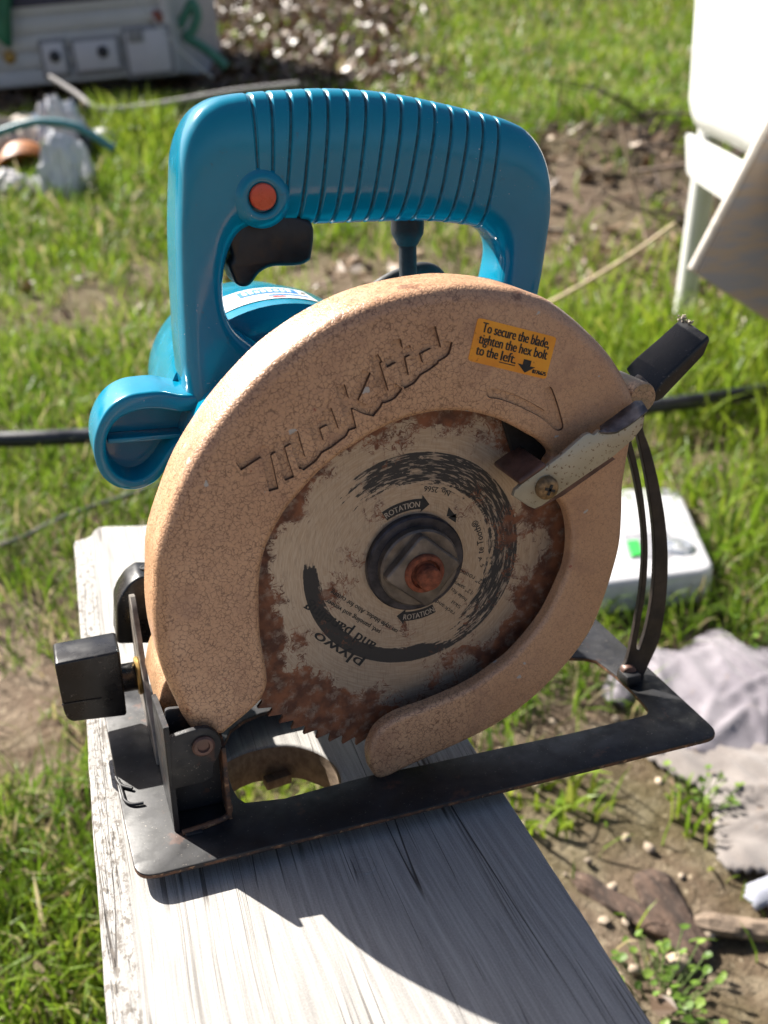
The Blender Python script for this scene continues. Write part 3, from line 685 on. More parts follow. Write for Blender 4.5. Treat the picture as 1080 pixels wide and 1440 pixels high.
# orange warning sticker with its print
def quad_map(corn, axis, val):
    c = [P(x, y, axis, val) for x, y in corn]         # tl, tr, br, bl
    def f(u, v):                                      # u right 0..1, v down 0..1
        return (c[0] * (1 - u) + c[1] * u) * (1 - v) + (c[3] * (1 - u) + c[2] * u) * v
    return f
def build_sticker():
    YS = -15.25
    fm = quad_map([(672.5, 446.5), (783, 474.5), (767.5, 533.5), (658, 507)], 1, YS)
    rc = roundcorner([(0, 0), (1, 0), (1, 1), (0, 1)], .06, 5)
    bm = bmesh.new()
    a = [bm.verts.new(L(fm(u, v) + [0, 0, 0])) for u, v in rc]; b = [bm.verts.new(L(fm(u, v) + [0, .35, 0])) for u, v in rc]
    bm.faces.new(a)
    for i in range(len(a)): bm.faces.new((a[i], a[(i + 1) % len(a)], b[(i + 1) % len(a)], b[i]))
    st = from_bm('warning_sticker', bm, M['sticker'], guard)
    bm = bmesh.new()
    def put(body, u0, v0, u1, hgt):                   # text run filling u0..u1 with baseline v0
        v, f = text_mesh(body)
        if not len(v): return
        x0, x1 = v[:, 0].min(), v[:, 0].max()
        for sh in ((0, 0), (.005, 0), (.010, 0)):                # two passes = heavier weight
            vs = [bm.verts.new(L(fm(u0 + (q[0] - x0) / (x1 - x0) * (u1 - u0) + sh[0], v0 - q[1] * hgt) + [0, -.06 - sh[0], 0])) for q in v]
            for fc in f:
                try: bm.faces.new([vs[k] for k in fc])
                except ValueError: pass
    put('To secure the blade,', .075, .29, .925, .33)
    put('tighten the hex bolt', .065, .555, .935, .33)
    put('to the', .065, .82, .335, .33); put('left.', .375, .82, .565, .33)
    put('8176675', .80, .93, .975, .13)
    def poly(pts):
        vs = [bm.verts.new(L(fm(u, v) + [0, -.06, 0])) for u, v in pts]; bm.faces.new(vs)
    poly([(.37, .85), (.575, .85), (.575, .873), (.37, .873)])
    poly([(.665, .66), (.765, .66), (.765, .79), (.83, .79), (.715, .965), (.60, .79), (.665, .79)])
    from_bm('print', bm, M['ink'], st, norm=False)
build_sticker()

# ---------------------------------------------------------------- blade with teeth and printing
def build_blade():
    NTEETH = 86; pts = []
    for k in range(NTEETH):
        a0 = -k / NTEETH * 2 * math.pi + .02; st = -2 * math.pi / NTEETH
        for fr, r in ((0.0, 92.0), (.10, 88.6), (.30, 88.0), (.52, 89.3), (.80, 91.0), (.96, 92.0)):
            a = a0 + st * fr; pts.append((r * math.cos(a), r * math.sin(a)))
    th = np.linspace(0, 2 * math.pi, 24, endpoint=False)
    hole = np.stack([7.5 * np.cos(th), 7.5 * np.sin(th)], 1)
    bm = bmesh.new(); prism(bm, np.array(pts), XZ, 0.0, 1.8, r=0, holes=[hole])
    return from_bm('saw_blade', bm, M['blade'], saw, ang=30)
blade = build_blade()
def arc_text(bm, body, r, deg, hgt, wide=1.0, outward=True, y=-.12, bold=True):
    """print running round the arbor; deg = angle of its middle; outward: letter tops away from the arbor"""
    v, f = text_mesh(body)
    xm = (v[:, 0].min() + v[:, 0].max()) / 2
    for k in range(2 if bold else 1):
        vs = []
        for q in v:
            s_ = (q[0] - xm) * hgt * wide + k * .10
            if outward: rr = r + q[1] * hgt; a = math.radians(deg) - s_ / r
            else: rr = r - q[1] * hgt; a = math.radians(deg) + s_ / r
            vs.append(bm.verts.new(L((rr * math.cos(a), y - k * .01, rr * math.sin(a)))))
        for fc in f:
            try: bm.faces.new([vs[i] for i in fc])
            except ValueError: pass
def line_text(bm, body, px0, px1, hgt, flip=False, y=-.12, bold=True):
    """straight print from photo point px0 to px1 on the blade, letter height in mm"""
    a = P(*px0, 1, 0); b = P(*px1, 1, 0); a = a[[0, 2]]; b = b[[0, 2]]; d = (b - a); ln = np.linalg.norm(d); d /= ln; n = np.array([-d[1], d[0]])
    v, f = text_mesh(body); x0, x1 = v[:, 0].min(), v[:, 0].max()
    for k in range(4 if hgt > 6 else 2 if bold else 1):
        vs = []
        for q in v:
            p = a + d * ((q[0] - x0) / (x1 - x0) * ln + k * .12) + n * q[1] * hgt
            vs.append(bm.verts.new(L((p[0], y - k * .01, p[1]))))
        for fc in f:
            try: bm.faces.new([vs[i] for i in fc])
            except ValueError: pass
def px_polar(px, py):
    p = P(px, py, 1, 0); return math.hypot(p[0], p[2]), math.degrees(math.atan2(p[2], p[0]))
def build_print():
    bm = bmesh.new()
    def arrow(d0, d1, r0, r1, clockwise=True):
        n = 18; a = np.radians(np.linspace(d0, d1, n)); hd = math.radians(5.5) * (1 if d1 > d0 else -1)
        o = [(r1 * math.cos(t), r1 * math.sin(t)) for t in a]; i = [(r0 * math.cos(t), r0 * math.sin(t)) for t in a]
        e = a[-1]; w = (r1 - r0)
        head = [((r1 + w * .35) * math.cos(e), (r1 + w * .35) * math.sin(e)), ((r0 + r1) / 2 * math.cos(e + hd * 1.5), (r0 + r1) / 2 * math.sin(e + hd * 1.5)), ((r0 - w * .3) * math.cos(e), (r0 - w * .3) * math.sin(e))]
        for k in range(n - 1):
            vs = [bm.verts.new(L((p[0], -.1, p[1]))) for p in (o[k], o[k + 1], i[k + 1], i[k])]; bm.faces.new(vs)
        bm.faces.new([bm.verts.new(L((p[0], -.1, p[1]))) for p in head])
    ra, a0 = px_polar(539, 724); _, a1 = px_polar(592, 712)
    arrow(a0, a1, 23.9, 28.6)
    _, b0 = px_polar(613, 861); _, b1 = px_polar(568, 872)
    arrow(b0, b1, 24.2, 28.6)
    for r_, d_, o_ in ((24.9, (a0 + a1) / 2 + .5, True), (27.9, (b0 + b1) / 2 - 1, False)):
        bw = bmesh.new(); arc_text(bw, 'ROTATION', r_, d_, 3.7, .82, o_, -.2); from_bm('arrow_lettering', bw, M['silverprint'], blade, norm=False)
    q = px_polar(608, 706); arc_text(bm, 'No. 2566', 34.2, q[1] - 1, 3.6, .95, False)
    arc_text(bm, 'CARBIDE SAW MACHINE V', 37.6, px_polar(655, 712)[1], 2.3, .95, False, bold=False)
    arc_text(bm, 'te Tooth\u00ae', 32.8, px_polar(668, 757)[1], 4.4, .9, False)
    # the two-triangle mark beside the number
    for tri in (((631, 713), (643, 728), (628, 726)), ((642, 722), (641, 735), (630, 728))):
        bm.faces.new([bm.verts.new(L(P(x, y, 1, -.1))) for x, y in tri])
    line_text(bm, 'A  S', (672, 784), (676, 798), 2.6, bold=False)
    for body, a, b, h in (('1/2" round', (684, 818), (648, 800), 3.4), ('12" saws', (665, 831), (641, 817), 2.8), ('hole fits', (657, 842), (636, 826), 2.6), ('Skil', (649, 852), (637, 844), 2.4), ('rack and', (640, 861), (615, 843), 2.8)):
        line_text(bm, body, a, b, h, bold=False)
    line_text(bm, 'on style blades. Also for cutting', (560, 886), (467, 829), 3.2)
    line_text(bm, 'sed, paneling and veneer', (536, 887), (460, 842), 3.2)
    line_text(bm, 'and paneling', (530, 905), (434, 846), 7.4)
    line_text(bm, 'plywo', (512, 929), (447, 888), 7.0)
    o = from_bm('black_print', bm, M['ink'], blade, norm=False)
build_print()
def build_arbor():
    cc = L((0, 0, 0)); ax = (0, -1, 0)
    bm = bmesh.new(); lathe(bm, [(22, 0), (22, 2.6), (21.2, 3.4), (17.6, 3.4), (17.2, 2.8), (9, 2.8)], (0, 0, 0), ax, 56, (True, True))
    for v in bm.verts: v.co = v.co / 1000
    w = from_bm('flange_washer', bm, M['blued'], saw, ang=30); w.location = cc
    # raised boss with two flats, cut by a four-cornered nut
    bm = bmesh.new(); lathe(bm, [(17.6, 2.5), (17.6, 7.0), (16.8, 7.8), (6, 7.8)], (0, 0, 0), ax, 56, (True, True))
    for v in bm.verts: v.co = v.co / 1000
    b = from_bm('flange_boss', bm, M['steel'], saw, ang=30); b.location = cc
    px = [(589.5, 747.5), (538.5, 810.5), (597, 846), (645, 787)]
    c4 = [P(x, y, 1, -8)[[0, 2]] for x, y in px]; ctr = np.array([0.8, -1.2])
    c4 = np.array([q / np.linalg.norm(q) * 17.6 for q in c4])
    bm = bmesh.new(); prism(bm, roundcorner(c4, 2.5, 3), XZ, -12.2, -6, r=1.6, n=3)
    from_bm('nut', bm, M['steel'], saw, ang=25)
    bm = bmesh.new(); lathe(bm, [(8.8, 11.0), (8.8, 13.0), (8.2, 13.9), (6.6, 14.1), (5.9, 12.8), (5.7, 12.6)], (0, 0, 0), ax, 36, (True, True))
    lathe(bm, [(5.2, 11), (5.2, 17.6), (4.5, 18.6), (3.0, 18.9)], (0.6, 0, -0.6), ax, 32, (True, True))
    for v in bm.verts: v.co = v.co / 1000
    b = from_bm('blade_bolt', bm, M['rust'], saw, ang=30); b.location = cc
build_arbor()

# ---------------------------------------------------------------- lower guard lever
def build_lever():
    Y0 = -26
    pts = [(722, 698), (743, 712), (752, 715.6), (762, 711.5), (788, 693), (826, 667), (863, 642), (891, 618), (904, 601), (906.5, 588), (903, 584), (884, 598), (868, 606), (855, 609), (843, 605.5), (835.6, 612), (829, 609), (822, 612), (788, 642), (763, 660), (738, 677), (724, 690)]
    p = np.array([P(x, y, 1, Y0)[[0, 2]] for x, y in pts])
    bm = bmesh.new(); prism(bm, p, XZ, Y0, Y0 + 2.0, r=0.5, n=2)
    lv = from_bm('guard_lever', bm, M['plated'], saw, ang=35)
    # thumb flange folded back along the upper end
    fr = [P(x, y, 1, Y0 - 1) for x, y in [(845, 607), (856, 608.5), (868, 607), (884, 598), (899, 587), (911, 577)]]
    re_ = [P(x, y, 1, Y0 + 8) for x, y in [(843, 599), (852, 593), (864, 584), (876, 575), (893, 563.5), (902, 563)]]
    bm = bmesh.new(); A = [bm.verts.new(L(q + [0, .6, -1.0])) for q in fr]; B = [bm.verts.new(L(q)) for q in fr]; C = [bm.verts.new(L((q + r_) / 2 + [0, 0, .3])) for q, r_ in zip(fr, re_)]; D = [bm.verts.new(L(q)) for q in re_]
    for r0, r1 in ((A, B), (B, C), (C, D)):
        for i in range(5): bm.faces.new((r0[i], r0[i + 1], r1[i + 1], r1[i]))
    fl = from_bm('thumb_flange', bm, M['flange'], lv, ang=60)
    md = fl.modifiers.new('thick', 'SOLIDIFY'); md.thickness = .0012; md.offset = -1
    # brown tab folded into the guard opening
    f = np.array([P(x, y, 1, Y0)[[0, 2]] for x, y in [(727, 676), (765, 649)]])
    d = (f[1] - f[0]) / np.linalg.norm(f[1] - f[0]); n = np.array([-d[1], d[0]])
    c = (f[0] + f[1]) / 2 - n * 1.3; ln = np.linalg.norm(f[1] - f[0])
    bm = bmesh.new(); box(bm, L((c[0], Y0 + 11, c[1])), (ln / 1000, .024, .0026), Matrix.Rotation(-math.atan2(d[1], d[0]), 3, 'Y'), .0012, 3)
    from_bm('lever_tab', bm, M['brownmetal'], lv)
    # added near-black plate behind it, painting the shade inside the guard opening
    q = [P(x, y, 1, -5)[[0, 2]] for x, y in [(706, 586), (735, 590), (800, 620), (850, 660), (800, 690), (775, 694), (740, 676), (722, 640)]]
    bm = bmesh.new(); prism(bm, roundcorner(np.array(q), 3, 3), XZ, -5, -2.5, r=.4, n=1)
    from_bm('recess_shade_plate', bm, M['recess_shade'], lv)
    # lower edge of the folded plate seen under the lever
    e = np.array([P(x, y, 1, Y0 + 3)[[0, 2]] for x, y in [(735, 702), (752, 716), (790, 697), (864, 645), (858, 640), (786, 690), (752, 708)]])
    bm = bmesh.new(); prism(bm, e, XZ, Y0 + 2.1, Y0 + 7, r=.3, n=1)
    from_bm('lever_back_fold', bm, M['brownmetal'], lv)
    s = P(769, 686, 1, Y0 - 1)
    bm = bmesh.new(); lathe(bm, [(4.9, 0), (4.9, 1.8), (4.3, 2.9), (3.0, 3.5), (.01, 3.7)], (0, 0, 0), (0, -1, 0), 30, (True, False))
    for v in bm.verts: v.co = v.co / 1000
    sc = from_bm('lever_screw', bm, M['oldbrass'], lv, ang=40); sc.location = L((s[0], Y0, s[2]))
    bm = bmesh.new()
    for a in (.35, .35 + math.pi / 2): box(bm, (0, -.00366, 0), (.0046, .0006, .0011), Matrix.Rotation(a, 3, 'Y'))
    from_bm('cross_slot', bm, M['ink'], lv, ang=None).location = sc.location
build_lever()

# ---------------------------------------------------------------- D handle
HP = [  # outer and inner outline points that face each other, in photo pixels
    ((272, 660), (470, 560)), ((262, 610), (420, 520)), ((247, 545), (381, 497)), ((240, 490), (352, 480)), ((236, 430), (330, 462)), ((233, 370), (318, 438)), ((231.5, 310), (314.5, 408)), ((232.5, 255), (317, 381)), ((236, 215), (323, 358)),
    ((246, 182), (331, 341)), ((264, 155), (341, 330)), ((290, 139), (352, 325)), ((318, 132.5), (359, 323)), ((342.6, 130), (364, 322)), ((370, 127.5), (379, 320.5)), ((398, 126), (397, 319.5)), ((425, 124.5), (420, 318.5)), ((450, 124), (446, 318)), ((478, 124.5), (469, 317.5)), ((504, 126), (493, 316.5)),
    ((530, 128.5), (517, 315.5)), ((554, 132), (539, 315)), ((580, 136.5), (561, 314)), ((602, 141), (584, 313.5)), ((626, 146), (609, 314)), ((650, 151.5), (631, 315.5)), ((672, 156.5), (654, 318)), ((694, 162), (677, 322)),
    ((716, 169), (690, 330)), ((738, 180), (698, 339)), ((756, 199), (702, 349)), ((767, 224), (704, 360)), ((772.5, 256), (704, 372)), ((772, 295), (702, 386)), ((765, 345), (699, 402)), ((756, 398), (694, 425)), ((742, 460), (684, 465)), ((725, 520), (670, 520))]
GROOVE_I = list(range(13, 28))
def build_handle():
    DEPTH, YM = 32.0, 88.0
    o3, i3 = [], []
    for k, (a, b) in enumerate(HP):
        yo = float(np.interp(k, [0, 7, 12, 22, 30, 40], [114, 112, 92, 88, 80, 80])); yi = float(np.interp(k, [0, 12, 27, 40], [80, 77, 77, 77]))
        o3.append(P(*a, 1, yo)[[0, 2]]); i3.append(P(*b, 1, yi)[[0, 2]])
    NS = 30
    oc, ic = catmull(o3, NS), catmull(i3, NS)
    mid = (oc + ic) / 2
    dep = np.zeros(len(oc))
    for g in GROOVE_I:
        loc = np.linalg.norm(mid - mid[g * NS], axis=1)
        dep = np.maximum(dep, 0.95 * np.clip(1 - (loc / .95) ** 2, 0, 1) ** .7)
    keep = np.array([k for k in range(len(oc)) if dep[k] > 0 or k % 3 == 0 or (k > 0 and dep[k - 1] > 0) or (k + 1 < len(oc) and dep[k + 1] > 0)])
    NR = 56; bm = bmesh.new(); prev = None; groove_faces = []; pk = 0; nf = 0
    th = np.linspace(0, 2 * math.pi, NR, endpoint=False); 
    for k in keep:
        u = oc[k] - ic[k]; hu = np.linalg.norm(u) / 2; u = u / (2 * hu); c = mid[k]
        t = k / (len(oc) - 1)
        hv = float(np.interp(k / NS, [0, 8, 13, 28, 37], [22.5, 21.5, 16, 16, 17])); YM = 72 + hv
        # grip swells a little, legs keep full depth
        su, sv = hu - dep[k], hv - dep[k]; e = 2 / float(np.interp(k / NS, [0, 9, 14, 26, 30, 37], [4.6, 4.2, 2.7, 2.7, 3.4, 4.2]))
        cu = np.sign(np.cos(th)) * np.abs(np.cos(th)) ** e; cv = np.sign(np.sin(th)) * np.abs(np.sin(th)) ** e
        ring = [bm.verts.new(L((c[0] + u[0] * su * a, YM + sv * b, c[1] + u[1] * su * a))) for a, b in zip(cu, cv)]
        if prev:
            for i in range(NR):
                bm.faces.new((prev[i], prev[(i + 1) % NR], ring[(i + 1) % NR], ring[i]))
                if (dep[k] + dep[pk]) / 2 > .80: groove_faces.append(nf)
                nf += 1
        else: bm.faces.new(ring); nf += 1
        prev = ring; pk = k
    bm.faces.new(prev)
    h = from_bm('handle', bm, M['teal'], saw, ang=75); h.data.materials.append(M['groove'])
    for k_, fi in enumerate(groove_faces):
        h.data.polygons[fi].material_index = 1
    # boss and lock button
    c = P(369.5, 279, 1, 71); cb = P(371, 277, 1, 68.5)
    bm = bmesh.new(); lathe(bm, [(12.6, -1.5), (11.4, .1), (10.2, 1.3), (9.2, 2.0), (8.4, 2.2), (7.0, 2.1), (6.1, 1.5), (5.9, .2)], (0, 0, 0), (0, -1, 0), 48, (True, False))
    for v in bm.verts: v.co = v.co / 1000
    b = from_bm('button_boss', bm, M['teal'], h, ang=60); b.location = L((c[0], 72.0, c[2]))
    bm = bmesh.new(); lathe(bm, [(5.6, 0), (5.6, 3.2), (5.1, 3.9), (3.9, 4.1)], (0, 0, 0), (0, -1, 0), 36)
    for v in bm.verts: v.co = v.co / 1000
    b = from_bm('lock_button', bm, M['red'], h, ang=40); b.location = L((cb[0], 72.3, cb[2]))
    # trigger
    pts = [(318, 322), (326, 358), (322, 372), (326, 387), (333, 400), (342, 403.5), (351, 401), (358, 393), (364, 385), (374, 378), (386, 374.5), (404, 374), (420, 373), (432, 368.5), (438, 358), (438.5, 314), (400, 300), (350, 305)]
    p = catmull([P(x, y, 1, 79)[[0, 2]] for x, y in pts], 4, True)
    bm = bmesh.new(); prism(bm, p, XZ, 77.5, 98, r=2.2, rb=2.2, n=3)
    from_bm('trigger', bm, M['trigger'], saw, ang=45)
    return h
build_handle()

# ---------------------------------------------------------------- motor and gear housings
def build_body():
    # gear case behind the guard, reaching up into both handle legs
    pts = [(-80, -34), (-84, 10), (-84, 40), (-72, 62), (-46, 76), (10, 82), (60, 80), (82, 68), (72, 46), (44, -2), (28, -44), (-40, -52)]
    bm = bmesh.new(); prism(bm, catmull(pts, 5, True), XZ, 14.2, 116, r=3, rb=5, n=3)
    g = from_bm('gear_case', bm, M['teal'], saw, ang=50)
    bm = bmesh.new(); prism(bm, roundcorner(np.array([(-113, -62), (-109, -46), (-92, -24), (-60, -10), (-40, -30), (-56, -58), (-80, -70), (-102, -72)]), 5, 4), XZ, 14.2, 58, r=1, rb=1)
    from_bm('pivot_arm', bm, M['guard'], saw, ang=50)
    bm = bmesh.new(); c_ = P(892, 552, 1, 0)
    lathe(bm, [(6.2, 0), (6.8, 1.2), (6.8, 22)], (0, 0, 0), (0, 1, 0), 28)
    for v in bm.verts: v.co = v.co / 1000
    from_bm('clamp_boss', bm, M['guard'], guard, ang=40).location = L((c_[0] - 1.5, -9, c_[2]))
    # tear-drop ear at the front: hollow, with one rib
    ear = [(300, 560), (255, 556), (228, 551), (205, 552), (180, 556.5), (157, 570), (141, 592), (132.5, 620), (134, 648), (145, 672), (165, 686.5), (188, 690), (208, 685), (226, 672), (250, 640), (300, 620)]
    inn = [(290, 578), (255, 580), (228, 576), (206, 576), (186, 580), (167, 590), (154, 607), (149, 630), (154, 653), (167, 669), (186, 676), (205, 671), (222, 656), (248, 622), (290, 605)]
    eo = catmull([P(x, y, 1, 74)[[0, 2]] for x, y in ear], 4, True); ei = catmull([P(x, y, 1, 74)[[0, 2]] for x, y in inn], 4, True)
    bm = bmesh.new()
    if area2(eo) < 0: eo = eo[::-1]
    if area2(ei) < 0: ei = ei[::-1]
    no, ni = normals2(eo), normals2(ei); rg = []
    def ring(p, y): return [bm.verts.new(L((q[0], y, q[1]))) for q in p]
    seq = [ring(eo, 104), ring(eo, 76)] + [ring(eo + no * 2.0 * (1 - math.cos(a)), 76 - 2.0 * math.sin(a)) for a in (.5, 1.0, 1.57)]
    for A, B in zip(seq[:-1], seq[1:]):
        m = len(A)
        for i in range(m): bm.faces.new((A[i], A[(i + 1) % m], B[(i + 1) % m], B[i]))
    s2 = [ring(ei - ni * 1.2, 74)] + [ring(ei - ni * 1.2 * (1 - math.sin(a)), 74 + 1.2 * (1 - math.cos(a))) for a in (.8, 1.57)] + [ring(ei + ni * 1.2, 89)]
    for A, B in zip(s2[:-1], s2[1:]):
        m = len(A)
        for i in range(m): bm.faces.new((A[i], A[(i + 1) % m], B[(i + 1) % m], B[i]))
    bm.faces.new(s2[-1]); bm.faces.new(seq[0])
    ed = []
    for lp in (seq[-1], s2[0]):
        for i in range(len(lp)): ed.append(bm.edges.get((lp[i], lp[(i + 1) % len(lp)])) or bm.edges.new((lp[i], lp[(i + 1) % len(lp)])))
    bmesh.ops.triangle_fill(bm, use_beauty=True, edges=ed)
    er = from_bm('front_ear', bm, M['teal'], saw, ang=45)
    a, b = P(150, 617, 1, 83), P(290, 606, 1, 83)
    bm = bmesh.new(); c = (a + b) / 2; d = b - a
    box(bm, L((c[0], 84, c[2])), (np.linalg.norm(d) / 1000, .011, .0024), Matrix.Rotation(-math.atan2(d[2], d[0]), 3, 'Y'), .0008)
    from_bm('ear_rib', bm, M['teal'], er)
    # motor barrel lying behind, axis along Y
    bm = bmesh.new(); CX, CZ = -27, 38
    prof = [(1.0, 100), (1.0, 154), (.985, 159), (.94, 164), (.91, 198), (.86, 205), (.70, 209)]
    rings = []
    for s_, y in prof:
        rings.append([bm.verts.new(L((CX + 61 * s_ * math.cos(t), y, CZ + 56 * s_ * math.sin(t)))) for t in np.linspace(0, 2 * math.pi, 64, endpoint=False)])
    for A, B in zip(rings[:-1], rings[1:]):
        for i in range(64): bm.faces.new((A[i], A[(i + 1) % 64], B[(i + 1) % 64], B[i]))
    bm.faces.new(rings[0]); bm.faces.new(rings[-1])
    mo = from_bm('motor_housing', bm, M['teal'], saw, ang=40)
    # maker's plate on the barrel: white with blue bands
    def patch(name, t0, t1, y0, y1, lift, mat, par):
        bm = bmesh.new(); n = 14; A = []
        for t in np.radians(np.linspace(t0, t1, n)):
            A.append([bm.verts.new(L((CX + (61 + lift) * math.cos(t), y, CZ + (56 + lift) * math.sin(t)))) for y in (y0, y1)])
        for p_, q_ in zip(A[:-1], A[1:]): bm.faces.new((p_[0], q_[0], q_[1], p_[1]))
        return from_bm(name, bm, mat, par, ang=80)
    pl = patch('rating_plate', 70, 116, 113, 143, .35, simple('rating_plate_white', (.62, .64, .66), .35, var=.08, vs=200), mo)
    blue = simple('plate_blue', (.02, .16, .42), .4, var=.2, vs=300)
    patch('blue_panel', 76, 104, 127, 139, .5, blue, pl); patch('blue_line', 73, 92, 120, 123, .5, blue, pl)
    patch('red_line', 85, 91, 115.5, 118, .5, simple('plate_red', (.5, .03, .03), .4), pl)
    white = simple('plate_letters', (.7, .74, .78), .4)
    for k in range(8): patch('plate_lettering', 79 + k * 3.0, 81 + k * 3.0, 130, 137 - (k % 3), .6, white, pl)
    patch('plate_rivet', 72, 74.5, 130, 134, .7, M['plated'], pl)
    # strain relief and cord at the rear leg
    Yc = 98
    top = P(573, 312, 1, Yc); mid = P(573, 344, 1, Yc); low = P(574, 392, 1, Yc)
    bm = bmesh.new(); lathe(bm, [(7.9, -6), (7.9, 3), (7.6, 5.5), (5.2, 10), (4.7, 10.8)], (0, 0, 0), (0, 0, -1), 28)
    for v in bm.verts: v.co = v.co / 1000
    from_bm('cord_boot', bm, M['rubber'], saw, ang=40).location = L((top[0], Yc, top[2]))
    bm = bmesh.new(); tube(bm, [L((mid[0], Yc, mid[2] + 3)), L((low[0], Yc, low[2])), L((low[0], Yc, low[2] - 22))], [.0043, .0043, .0043], 16)
    from_bm('cord_guard_rod', bm, M['rubber'], saw, ang=60)
    arc = [(520, 412), (538, 399), (556, 389), (578, 381), (596, 378), (612, 383), (624, 398)]
    bm = bmesh.new(); tube(bm, [L(q) for q in catmull([P(x, y, 1, 116) for x, y in arc], 5)], .0034, 12)
    from_bm('power_cord', bm, M['rubber'], saw, ang=60)
build_body()

# ---------------------------------------------------------------- base plate
def mat_rustplate():
    t = NT('rust_streaked_steel')
    b = t.mix(t.ramp(t.noise(110, 5, 0.65), 0.38, 0.6), (0.03, 0.022, 0.02), (0.15, 0.065, 0.03))
    b = t.mix(t.ramp(t.noise(400, 4), 0.55, 0.7), b, (0.36, 0.20, 0.10))
    return t.bsdf(Base_Color=b, Roughness=0.72, Normal=t.bump(t.noise(600, 4), 0.4, 0.0004))
M['rustplate'] = mat_rustplate()
def build_base():
    out = [(-128, -40.5), (140.5, -40.5), (143, 96), (60, 100), (-100, 100), (-132, 96), (-132.3, 20), (-132, -5)]
    out = [(-131.5, -40.5), (141, -40.5), (144.5, 97), (-133, 100), (-132.5, 0)]
    out = roundcorner(out, [9, 9, 6, 6, 1], 7)
    op = [(345, 1128), (400, 1122), (460, 1105.5), (520, 1090), (600, 1074), (700, 1052), (800, 1031), (895, 1008.5), (909, 1004), (912, 998), (903, 986), (890, 972), (867, 950), (851, 937.6), (838, 928), (820, 924), (800, 924), (760, 930)]
    op = [P(x, y, 2, ZB)[:2] for x, y in op] + [np.array(q) for q in [(60, 53), (-10, 55), (-60, 54), (-69, 51), (-77, 45), (-82, 35), (-85, 18), (-85, 2), (-84, -6)]]
    bm = bmesh.new(); prism(bm, np.array(out), XY, ZB, ZB - 2.6, r=.7, rb=.5, n=2, holes=[np.array(op)])
    base = from_bm('base_plate', bm, M['black'], saw, ang=40); base.data.materials.append(M['rustplate'])
    for p in base.data.polygons:
        if abs(p.normal.z) < .35: p.material_index = 1
    # turned-down flanges on which the plate stands, along the ends and the rear
    bm = bmesh.new()
    for c, d in (((-70, 98.5), (110, 2.2)), ((143.2 - .2, 30), (0, 0))):
        if d[0]: box(bm, L((c[0], c[1], (ZB - 2.6 + ZBOARD) / 2)), (d[0] / 1000, d[1] / 1000, (ZB - 2.6 - ZBOARD - .1) / 1000), None, .0004)
    box(bm, L((-130.9, 62, (ZB - 2.6 + ZBOARD) / 2)), (.0022, .060, (ZB - 2.6 - ZBOARD - .1) / 1000), None, .0004)
    from_bm('base_flange', bm, M['black'], base)
    # curled clip for the rip guide on the front edge
    bm = bmesh.new()
    q = [P(x, y, 2, ZB + 1.0) for x, y in [(167, 1097), (173, 1118), (176, 1126), (186, 1131), (202, 1129)]]
    tube(bm, [L(k) for k in catmull(q, 4)], .0007, 8)
    q = [P(x, y, 2, ZB + 1.0) for x, y in [(163, 1093), (170, 1104), (186, 1109)]]
    tube(bm, [L(k) for k in catmull(q, 4)], .0008, 8)
    from_bm('guide_clip', bm, M['black'], base, ang=60)
    return base
base = build_base()
